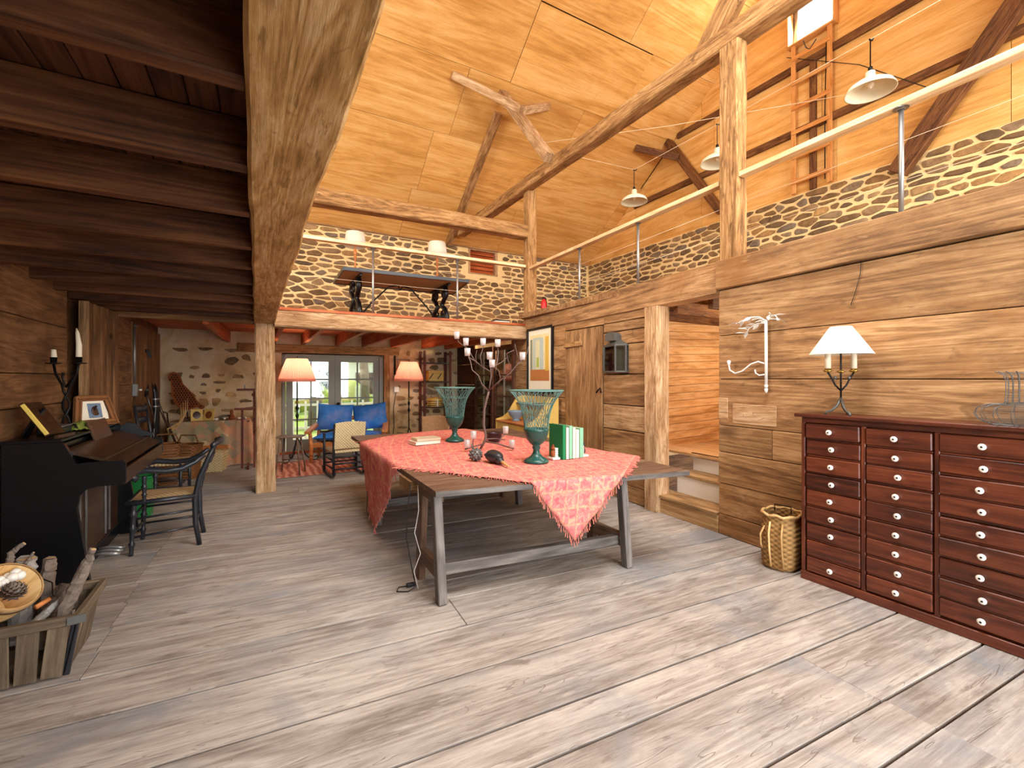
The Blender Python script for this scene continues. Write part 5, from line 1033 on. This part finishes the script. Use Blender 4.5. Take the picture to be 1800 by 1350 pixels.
hs_ = thing('horse_hames', 'pair of black wooden hames with silver bands standing by the left wall', 'hames', (-1.22, 7.95, 0))
for s_ in (-1, 1):
    MB().tube([(0, s_*.1, .02), (.0, s_*.16, .45), (.0, s_*.1, .85), (.01, s_*.05, 1.1), (.0, s_*.06, 1.3), (-.02, s_*.1, 1.42)], [.02, .03, .028, .03, .022, .004], 8).build('hame', M_['black'], hs_)
    for z in (1.1, 1.2): MB().lathe([(.034, z-.01), (.038, z), (.034, z+.01)], 12, T(.005, s_*.055, 0)).build('silver_band', M_['steel'], hs_)
for k in range(5): MB().tube([(-.05, -.35+.03*k, 1.25), (-.04, -.45+.06*k, 1.33+.02*k)], [.012, .003], 5).build('spike', M_['black'], hs_)
MB().tube([(-.04, -.33, 1.26), (0, -.2, 1.0), (0, -.12, .8)], .016, 6).build('trace_arm', M_['bronze'], hs_)
# ============================================================ back bay, middle
rg_ = thing('rug', 'faded red oriental rug in front of the garden doors', 'rug', (1.3, 8.3, .001)); 
def rugmat():
    m, nt, b = newmat('red_rug_pile', .95, .05); tc = N(nt, 'ShaderNodeTexCoord'); v = tc.outputs['Object']; n = noi(nt, v, 40, 3); ck = N(nt, 'ShaderNodeTexVoronoi', {'Vector': v, 'Scale': 7.}).outputs[0]; w = N(nt, 'ShaderNodeTexWave', {'Vector': v, 'Scale': 3., 'Distortion': 4., 'Detail': 2.}).outputs[0]
    c = ramp(nt, w, [(.2, '#a5452f'), (.5, '#c56a4c'), (.8, '#d9967a')]); c = mixc(nt, ramp(nt, ck, [(.12, (1, 1, 1, 1)), (.2, (0, 0, 0, 1))]), c, '#6a2a22'); c = mixc(nt, mth(nt, 'MULTIPLY', n, .5), c, '#d9a58c'); nt.links.new(c, b.inputs['Base Color']); return m
MB().cbox(2.1, 1.45, .008, .002, T(0, 0, .005)).build('pile', rugmat(), rg_); MB().cbox(2.14, 1.49, .004, .001, T(0, 0, .003)).build('border', M_['bark'], rg_)
def floor_lamp(label, loc, sc, power):
    l = thing('floor_lamp', label, 'lamp', loc, -A_, 'wrought iron floor lamps'); n = 96
    m = MB(); vs = []; prof = [(.17, 1.84), (.19, 1.79), (.24, 1.66), (.285, 1.52), (.3, 1.485)]
    for i in range(n):
        a = 2*PI*i/n; w = 1+.018*(1 if i % 2 else -1)
        for r, z in prof: vs.append((r*w*math.cos(a), r*w*math.sin(a), z))
    k = len(prof); m.add(vs, [(i*k+j, ((i+1) % n)*k+j, ((i+1) % n)*k+j+1, i*k+j+1) for i in range(n) for j in range(k-1)], None, False); m.build('shade', M_['pinkshade'], l)
    MB().lathe([(.302, 1.485), (.306, 1.43), (.3, 1.43), (.298, 1.485)], 48).build('shade_band', M_['pinkshade'], l)
    twist((0, 0, 1.05), (0, 0, 1.42), .014, l, M_['iron'], 7); MB().tube([(0, 0, .42), (0, 0, 1.06)], .012, 8).build('pole', M_['iron'], l); MB().tube([(0, 0, 1.4), (0, 0, 1.88)], .008, 6).build('stem', M_['iron'], l)
    for z in (.82, .96): MB().lathe([(.01, z-.06), (.03, z), (.01, z+.06)], 10).build('knop', M_['iron'], l)
    MB().lathe([(.012, 1.05), (.035, 1.06), (.012, 1.08)], 12).build('collar', M_['brass'], l)
    for a in range(3):
        t = a*2.094+.3; c, s_ = math.cos(t), math.sin(t); P = [(0, 0, .45), (.06, 0, .3), (.14, 0, .12), (.24, 0, .03), (.32, 0, .03), (.345, 0, .07), (.32, 0, .1), (.29, 0, .08)]
        MB().tube([(x*c, x*s_, z) for x, y, z in P], .01, 6).build('scroll_foot', M_['iron'], l)
    MB().ball((0, 0, 1.62), .03).build('bulb', plain('bulb', '#fff4dc', .4, var=0, emit=('#ffd9a0', 4)), l)
    l.scale = (sc,)*3
    lamp('floor_lamp_light', 'POINT', (loc[0], loc[1], loc[2]+1.66*sc), power*.7, (1, .78, .58), radius=.05); return l
floor_lamp('wrought iron floor lamp with pleated pink shade beside the barn post', (.64, 8.95, 0), 1., 16); floor_lamp('wrought iron floor lamp with pleated pink shade right of the garden doors', (2.83, 9.5, 0), 1., 12)
def pillow(W_, H_, T_, seed, wr=.012):
    m = MB()
    def f(sg):
        def g(u, v):
            a, b = 2*u-1, 2*v-1; h = T_*max(0, (1-abs(a)**3.5)*(1-abs(b)**3.5))**.55; px = 1-.07*(1-b*b)*abs(a)**2
            return (a*W_/2*(1-.05*(1-b*b)), sg*(h+wr*noise.noise(Vector((a*3+seed, b*3, sg)))*(h/T_)), b*H_/2*(1-.07*(1-a*a)))
        return g
    m.grid(f(-1), 22, 18); m.grid(lambda u, v: f(1)(1-u, v), 22, 18); return m
def bluemat():
    m, nt, b = newmat('blue_cotton', .85, .1); tc = N(nt, 'ShaderNodeTexCoord'); n = noi(nt, tc.outputs['Object'], 3, 3); n2 = noi(nt, tc.outputs['Object'], 90, 2)
    c = ramp(nt, n, [(.35, '#2f6cb8'), (.5, '#3f80cf'), (.7, '#7f95d0')]); nt.links.new(c, b.inputs['Base Color']); bump(nt, b, mth(nt, 'ADD', n, n2), .4, .01); return m
M_['blue'] = bluemat()
se = thing('settee', 'low varnished wooden settee facing the room before the garden doors', 'settee', (1.52, 8.85, 0.01), R_(-17))
for x in (-.6, .6):
    MB().tube([(x, -.36, .0), (x, -.35, .3), (x*1.04, -.33, .52)], [.03, .035, .03], 8).build('front_leg', M_['orange'], se); MB().tube([(x, .3, 0), (x, .32, .4), (x, .38, .75)], [.03, .035, .03], 8).build('back_leg', M_['orange'], se)
    bar('arm', se, M_['orange'], (x*1.08, -.44, .53), (x*1.04, .36, .62), .1, .05, (1, 0, 0), .02)
for y in (-.33, .28): bar('seat_rail', se, M_['orange'], (-.6, y, .3), (.6, y, .3), .08, .05)
bar('back_rail', se, M_['orange'], (-.6, .36, .72), (.6, .36, .72), .08, .04)
for i in range(7): bar('seat_slat', se, M_['orange'], (-.5+i*.166, -.33, .34), (-.5+i*.166, .3, .34), .08, .015, (1, 0, 0))
sc2 = thing('seat_cushion', 'blue cotton seat cushion lying on the settee', 'cushion', tuple(se.matrix_basis @ Vector((0, 0, .35))), R_(-17)); pillow(1.2, .66, .075, 3).build('cover', M_['blue'], sc2, T(0, -.03, .075) @ RX(PI/2))
for x, w, lab, rt in ((-.31, .65, 'big blue pillow leaning on the left of the settee', .05), (.34, .63, 'big blue pillow leaning on the right of the settee', -.12)):
    p_ = thing('pillow', lab, 'pillow', tuple(se.matrix_basis @ Vector((x, .24, .53))), R_(-17), 'blue back pillows'); pillow(w, .52, .12, x*9).build('cover', M_['blue'], p_, RX(R_(-18)) @ T(0, 0, .22) @ RY(rt))
rc = thing('rocking_chair', 'dark rustic rocking chair with pale woven back turned away from the room', 'rocking chair', (1.2, 7.42, 0.012), R_(6))
dkw = M_['blackworn']
for s_ in (-1, 1):
    x = s_*.235
    MB().tube([(x, -.36, .1), (x, -.28, .035), (x, -.1, .012), (x, .12, .012), (x, .3, .035), (x, .4, .08)], .019, 8).build('rocker', dkw, rc)
    MB().tube([(x*.95, -.22, .03), (x*.95, -.23, .4), (x*.92, -.28, .8)], .021, 8).build('back_post', dkw, rc); MB().tube([(x*1.05, .24, .03), (x*1.05, .24, .62)], .02, 8).build('front_post', dkw, rc)
    MB().tube([(x*.95, -.27, .72), (x*1.25, -.1, .68), (x*1.4, .12, .66), (x*1.2, .28, .64)], .018, 8).build('arm', dkw, rc)
    for z in (.14, .26): MB().tube([(x, -.22, z), (x*1.05, .24, z)], .012, 6).build('side_stretcher', dkw, rc)
for z in (.12, .2, .3): MB().tube([(-.22, -.225, z), (0, -.235, z), (.22, -.225, z)], .014, 6).build('back_stretcher', dkw, rc)
for z in (.16, .3): MB().tube([(-.24, .24, z), (.24, .24, z)], .013, 6).build('front_stretcher', dkw, rc)
MB().cbox(.48, .46, .04, .015, T(0, 0, .38)).build('seat', M_['cane'], rc)
m = MB(); m.grid(lambda u, v: ((u-.5)*.44, -.255-.08*v+.05*math.sin(PI*u)*.3+.004*math.sin(u*60)*math.sin(v*60), .42+.39*v+.02*math.sin(PI*u)*v), 40, 40); o = m.build('woven_back', M_['cane'], rc); o.modifiers.new('t', 'SOLIDIFY').thickness = .02
stl = thing('stool', 'small dark wooden stool with splayed legs beside the barn post', 'stool', (.47, 7.85, 0.012), R_(-20))
MB().cbox(.36, .28, .025, .006, T(0, 0, .575)).build('seat', M_['table'], stl)
for sx in (-1, 1):
    for sy in (-1, 1): MB().tube([(sx*.175, sy*.15, 0), (sx*.12, sy*.09, .565)], [.011, .016], 7).build('leg', M_['table'], stl)
for s_ in (-1, 1): MB().tube([(-.15, s_*.12, .2), (.15, s_*.12, .2)], .008, 6).build('stretcher', M_['table'], stl)
gb = thing('grey_box', 'grey storage box on the floor behind the rocking chair', 'box', (1.62, 7.95, .012)); MB().cbox(.34, .3, .18, .01, T(0, 0, .09)).build('box_body', M_['tin'], gb); MB().cbox(.36, .32, .03, .008, T(0, 0, .19)).build('lid', M_['bluegrey'], gb)
wc = thing('wicker_chair', 'brown wicker chair with curved back behind the trestle table', 'chair', (2.62, 7.2, 0), R_(-25))
m = MB(); m.grid(lambda u, v: ((u-.5)*.42, -.2-.05*v+.09*math.sin(PI*u)-.05, .42+.47*v-.03*(2*u-1)**2*v+.03*abs(2*u-1)**6*v), 40, 40); o = m.build('woven_back', weave('brown_cane_weave', '#6e4a2c', '#b58a60', 200, 170), wc); o.modifiers.new('t', 'SOLIDIFY').thickness = .02
MB().cbox(.44, .44, .05, .02, T(0, 0, .42)).build('seat', M_['basketr'], wc)
for sx in (-1, 1):
    MB().tube([(sx*.21, -.2, 0), (sx*.215, -.22, .42), (sx*.22, -.27, .88)], .016, 8).build('back_post', M_['bronze'], wc); MB().tube([(sx*.2, .2, 0), (sx*.2, .2, .42)], .016, 8).build('front_leg', M_['bronze'], wc)
# shelf in the corner
sh = thing('ladder_shelf', 'dark red ladder shelf in the back corner right of the pink lamp', 'shelf', (3.52, 9.78, 0))
for x in (-.3, .3):
    for y in (-.15, .15): bar('upright', sh, M_['redbrown'], (x, y, 0), (x, y, 2.1), .05, .035, (1, 0, 0))
for z in (.3, .85, 1.41, 1.83): bar('shelf_board', sh, M_['bronze'], (-.3, 0, z), (.3, 0, z), .3, .025, (0, 1, 0))
co_ = thing('cooler_box', 'yellow cooler box with black straps on the upper shelf', 'box', (3.5, 9.76, 1.424)); MB().cbox(.36, .22, .2, .02, T(0, 0, .1)).build('box_body', M_['yellow'], co_); MB().cbox(.37, .23, .05, .02, T(0, 0, .215)).build('lid', M_['yellow'], co_)
for x in (-.13, .06): bar('strap', co_, M_['black'], (x-.04, -.122, .05), (x+.05, -.122, .17), .02, .006, (1, 0, 0))
tn = thing('striped_tin', 'round yellow and black striped tin tied with white ribbon', 'tin', (3.5, 9.76, .864)); MB().lathe([(0, 0), (.17, 0), (.175, .01), (.175, .14), (.165, .17), (.1, .2), (0, .215)], 26).build('tin_body', M_['yellow'], tn)
for z in (.03, .075, .12): MB().lathe([(.1755, z-.008), (.178, z), (.1755, z+.008)], 26).build('stripe', M_['bronze'], tn)
bar('ribbon', tn, M_['white'], (0.0, -.18, .0), (0, -.178, .17), .025, .004, (1, 0, 0)); MB().tube([(-.1, 0, .17), (-.07, 0, .27), (.07, 0, .27), (.1, 0, .17)], .006, 6).build('handle', M_['iron'], tn)
# ============================================================ galleries
def railing(name, label, pts, posts, mat): 
    r = thing(name, label, 'railing', pts[0]); o = Vector(pts[0])
    bar('hand_rail', r, mat, (0, 0, 0), Vector(pts[1])-o, .045, .09)
    for p in posts:
        q = Vector(p)-o; MB().tube([q, (q.x, q.y, -.03)], .016, 10).build('pipe_post', M_['steel'], r); MB().lathe([(.045, -.03), (.045, -.024), (.02, -.04)], 14, T(q.x, q.y, 0)).build('flange', M_['steel'], r); MB().lathe([(.045, 0), (.045, .006), (.018, .02)], 14, T(*q)).build('foot_flange', M_['steel'], r)
    for h in (.25, .52):
        d = Vector(pts[1])-o; z = -h; MB().tube([(0, 0, z), (d.x*.5, d.y*.5, z-.01), (d.x, d.y, z)], .002, 4).build('guard_cable', M_['wire'], r)
    return r
railing('railing', 'pine hand rail on pipe posts along the back gallery', [(.25, 6.75, 3.4), (4.03, 6.72, 3.41)], [(1.48, 6.74, 2.4), (2.79, 6.73, 2.4)], M_['pine'])
railing('railing', 'pine hand rail on pipe posts from the corner post to the tall post', [(WX(6.6)+.06, 6.6, 3.37), (WX(2.84)+.06, 2.84, 3.36)], [(WX(5.2)+.06, 5.2, 2.6), (WX(4.0)+.06, 4.0, 2.6)], M_['pine'])
railing('railing', 'pine hand rail on a pipe post above the chest of drawers', [(WX(2.62)+.05, 2.62, 3.36), (WX(-1.6)+.05, -1.6, 3.35)], [(WX(1.41)+.05, 1.41, 2.6), (WX(-.6)+.05, -.6, 2.6)], M_['pine'])
it = thing('iron_table', 'dark plank table on scrolled black iron legs on the back gallery', 'table', (1.18, 7.4, 2.42))
q = [(0, 0), (2.05, -.1), (2.25, 1.1), (.02, 1.15)]; MB().prism(q, .75, .79).build('tabletop', plain('tan_underside', '#a39468', .7, var=.15, sc=5), it); m = MB()
for i in range(4):
    a, b = q[i], q[(i+1) % 4]; bar('rim_board', it, M_['blackworn'], (a[0], a[1], .765), (b[0], b[1], .765), .06, .03)
def scroll(c, r0, r1, turns, n=26, ph=0): return [(c[0]+(r0+(r1-r0)*i/n)*math.cos(ph+turns*2*PI*i/n), c[1]+(r0+(r1-r0)*i/n)*math.sin(ph+turns*2*PI*i/n)) for i in range(n+1)]
for x in (.28, 1.78):
    bar('leg_rail', it, M_['black'], (x, .1, .73), (x, 1.05, .73), .05, .04); bar('foot_bar', it, M_['black'], (x, .12, .02), (x, 1.05, .02), .04, .06)
    for s_ in (-1, 1):
        cy = .58; S1 = [(cy+s_*.08, .7), (cy+s_*.3, .68), (cy+s_*.34, .56), (cy+s_*.2, .48), (cy+s_*.1, .4), (cy+s_*.28, .3), (cy+s_*.38, .16), (cy+s_*.3, .03)]
        MB().tube([(x, a, b) for a, b in S1], .045, 6).build('lyre_bar', M_['black'], it)
        for (cc, r) in (((cy+s_*.14, .2), .1), ((cy+s_*.17, .6), .07)): MB().tube([(x, a, b) for a, b in scroll(cc, r, .02, 1.6*s_, 22, PI/2)], .018, 6).build('scroll', M_['black'], it)
for s_ in (-1, 1): MB().tube([(1.03+s_*.75, .55, .03), (1.03+s_*.5, .55, .35), (1.03+s_*.2, .55, .66), (1.03+s_*.05, .55, .7)], .014, 6).build('stay', M_['iron'], it)
MB().tube([(1.0, .55, .7), (1.03, .55, .62), (1.07, .55, .68)], .012, 6).build('stay_scroll', M_['iron'], it)
def tlamp(label, loc):
    l = thing('gallery_lamp', label, 'lamp', loc, 0, 'cream shaded lamps on the gallery'); MB().lathe([(.15, .75), (.18, .52), (.177, .52), (.147, .75)], 28).build('shade', M_['shade'], l); MB().lathe([(0, 0), (.07, 0), (.07, .015), (.02, .03), (.014, .1), (.022, .16), (.014, .2), (.014, .3), (.026, .34), (.014, .38), (.03, .42), (.022, .46), (.01, .48), (.008, .72), (0, .72)], 14).build('turned_base', M_['orange'], l); MB().ball((0, 0, .77), .012).build('finial', M_['iron'], l)
tlamp('cream shaded lamp on the left of the gallery iron table', (1.47, 8.05, 3.211)); tlamp('cream shaded lamp on the right of the gallery iron table', (2.88, 7.9, 3.211))
fe = thing('fire_extinguisher', 'small red fire extinguisher behind the corner gallery post', 'extinguisher', (4.28, 6.5, 2.585)); MB().lathe([(0, 0), (.045, 0), (.05, .02), (.05, .2), (.03, .24), (.015, .26), (0, .26)], 16).build('cylinder', M_['red'], fe); MB().cbox(.06, .02, .03, .005, T(0, 0, .275)).build('valve', M_['iron'], fe); MB().tube([(.03, 0, .27), (.06, 0, .2), (.055, 0, .08)], .008, 6).build('hose', M_['black'], fe)
mg = thing('magazine_pile', 'tilted pile of white and black magazines at the corner of the back gallery', 'magazines', (3.78, 7.15, 2.42), R_(-20))
for i in range(5): MB().cbox(.3-.01*i, .22, .018, .002, T(0, 0, .01+.019*i) @ RZ(.1*i)).build('magazine', M_['paper'] if i % 2 else M_['blackworn'], mg)
def pendant(label, loc):
    p = thing('pendant_lamp', label, 'lamp', loc, 0, 'enamel pendants over the right gallery'); pr_ = [(.025, .2), (.04, .19), (.045, .12), (.07, .105), (.13, .085), (.19, .045), (.215, .0), (.218, -.012), (.21, -.008), (.185, .035), (.12, .072), (.05, .095), (0, .1)]
    MB().lathe(pr_, 32).build('shade', M_['shade_en'], p); MB().lathe([(0, .2), (.02, .2), (.02, .24), (.006, .25), (.006, .52), (0, .52)], 10).build('stem', M_['iron'], p); MB().ball((0, 0, .06), .035, 12, 8, (1, 1, 1.1)).build('bulb', M_['shade'], p); MB().tube([(-.02, 0, .52), (0.04, 0, .53), (.06, .0, .56)], .008, 6).build('clamp', M_['iron'], p)
M_['shade_en'] = plain('cream_enamel', '#e6e2c4', .35, var=.06)
for y, lab in ((2.27, 'cream enamel pendant nearest the viewer over the right gallery'), (4.05, 'cream enamel pendant half hidden behind the tall post'), (5.62, 'farthest cream enamel pendant over the right gallery')): pendant(lab, (5.5, y, 4.44))
def cable(label, P, r=.004, mat='wire'): c = thing('cable', label, 'cable', P[0]); o = Vector(P[0]); MB().tube([Vector(p)-o for p in P], r, 4).build('strand', M_[mat], c)
cable('pale cable carrying the pendant lamps along the right gallery', [(5.5, -1, 4.99), (5.5, 2.27, 4.97), (5.5, 4.05, 4.96), (5.5, 5.62, 4.97), (3.9, 6.0, 5.1)]); cable('pale cable slung from the roof strut across to the gable', [(3.9, 6.05, 5.2), (5.5, 4.9, 5.35), (7.9, 3.3, 5.75)])
cable('thin cable hanging along the gable behind the slanting strut', [(7.95, 4.5, 7.0), (7.9, 3.4, 6.2), (7.85, 2.5, 5.3)], .006, 'blackwire')
la = thing('ladder', 'wooden ladder fixed upright to the gable under the hatch window', 'ladder', (7.97, 4.12, 4.6))
for y in (-.28, .28): bar('rail', la, M_['ladder'], (0, y, .02), (0, y, 2.55), .07, .035, (0, 1, 0))
for z in (.21, .63, 1.05, 1.46, 1.88, 2.3): bar('rung', la, M_['ladder'], (-.03, -.3, z), (-.03, .3, z), .07, .02)
for y in (-.2,): MB().tube([(0.02, y, .1), (.02, y, 1.2), (.02, y-.02, 2.3)], .008, 5).build('wire_run', M_['blackwire'], la)
MB().tube([(-.04, .1, 2.5), (-.05, .05, 2.35), (-.04, .0, 2.3), (-.04, -.1, 2.4)], .008, 5).build('loose_cord', M_['blackwire'], la)
# ============================================================ the garden outside the glazed doors
lw = struct('ground', 'sunlit lawn outside the garden doors', 'lawn', MB().box((-15, 10.5, -.3), (25, 40, -.12)).mesh('ground'), plain('grass', '#a3ad52', .9, var=.3, sc=3))
pa = struct('floor_patio', 'pale flagstone terrace outside the garden doors', 'terrace', MB().box((-3, 10.4, -.14), (6, 13.2, -.05)).mesh('floor_patio'), plain('flagstone', '#b8ab92', .9, var=.25, sc=4))
rl = thing('terrace_railing', 'white picket railing at the edge of the terrace', 'railing', (-1, 13, -.05))
for z in (.25, .85): bar('rail', rl, M_['white'], (0, 0, z), (6, 0, z), .06, .04)
for i in range(21): bar('picket', rl, M_['white'], (.1+i*.29, 0, 0), (.1+i*.29, 0, .95), .05, .03, (1, 0, 0))
fol = plain('foliage', '#7c9a3a', .9, var=.5, sc=5, bmp=1.)
rg = random.Random(40)
for (x, y, h, lab) in ((-.6, 17, 6, 'tree left of the view through the garden doors'), (1.6, 15.5, 6.5, 'tree trunk seen in the left leaf of the garden doors'), (3.6, 18, 7, 'tree trunk seen in the right leaf of the garden doors')):
    t = thing('garden_tree', lab, 'tree', (x, y, -.14), 0, 'trees in the garden'); MB().tube([(0, 0, 0), (.05, 0, 1.5), (-.05, .1, 3.2), (.1, 0, h)], [.22, .17, .14, .05], 10).build('trunk', M_['bark'], t); m = MB()
    for k in range(16): m.ball((rg.uniform(-.6, .6), rg.uniform(-.6, .6), h*.62+rg.uniform(-.6, 2.4)), rg.uniform(.3, .45), 9, 7, (1.1, 1.1, .8))
    m.build('crown', fol, t)
hd = thing('garden_house', 'white clapboard outbuilding beyond the lawn', 'building', (3, 24, -.2)); MB().box((-5, 0, 0), (5, 4, 2.6)).build('wall', M_['white'], hd); MB().prism([(-5.3, 2.6), (5.3, 2.6), (4.6, 4.2), (-4.6, 4.2)], -.3, 4.3, Mb).build('roof', M_['tin'], hd)
for x in (-3, -.8, 1.4, 3.4): MB().box((x, -.03, .9), (x+.9, .0, 2.)).build('window', M_['blackworn'], hd)
hg = thing('hedge', 'yellow green hedge behind the lawn', 'hedge', (0, 20, -.2)); m = MB()
for k in range(40): m.ball((-9+k*.5, rg.uniform(-.3, .3), rg.uniform(.4, 1.2)), rg.uniform(.5, .8), 8, 6)
m.build('foliage', plain('hedge_leaf', '#a8b050', .9, var=.4, sc=6, bmp=1.), hg)
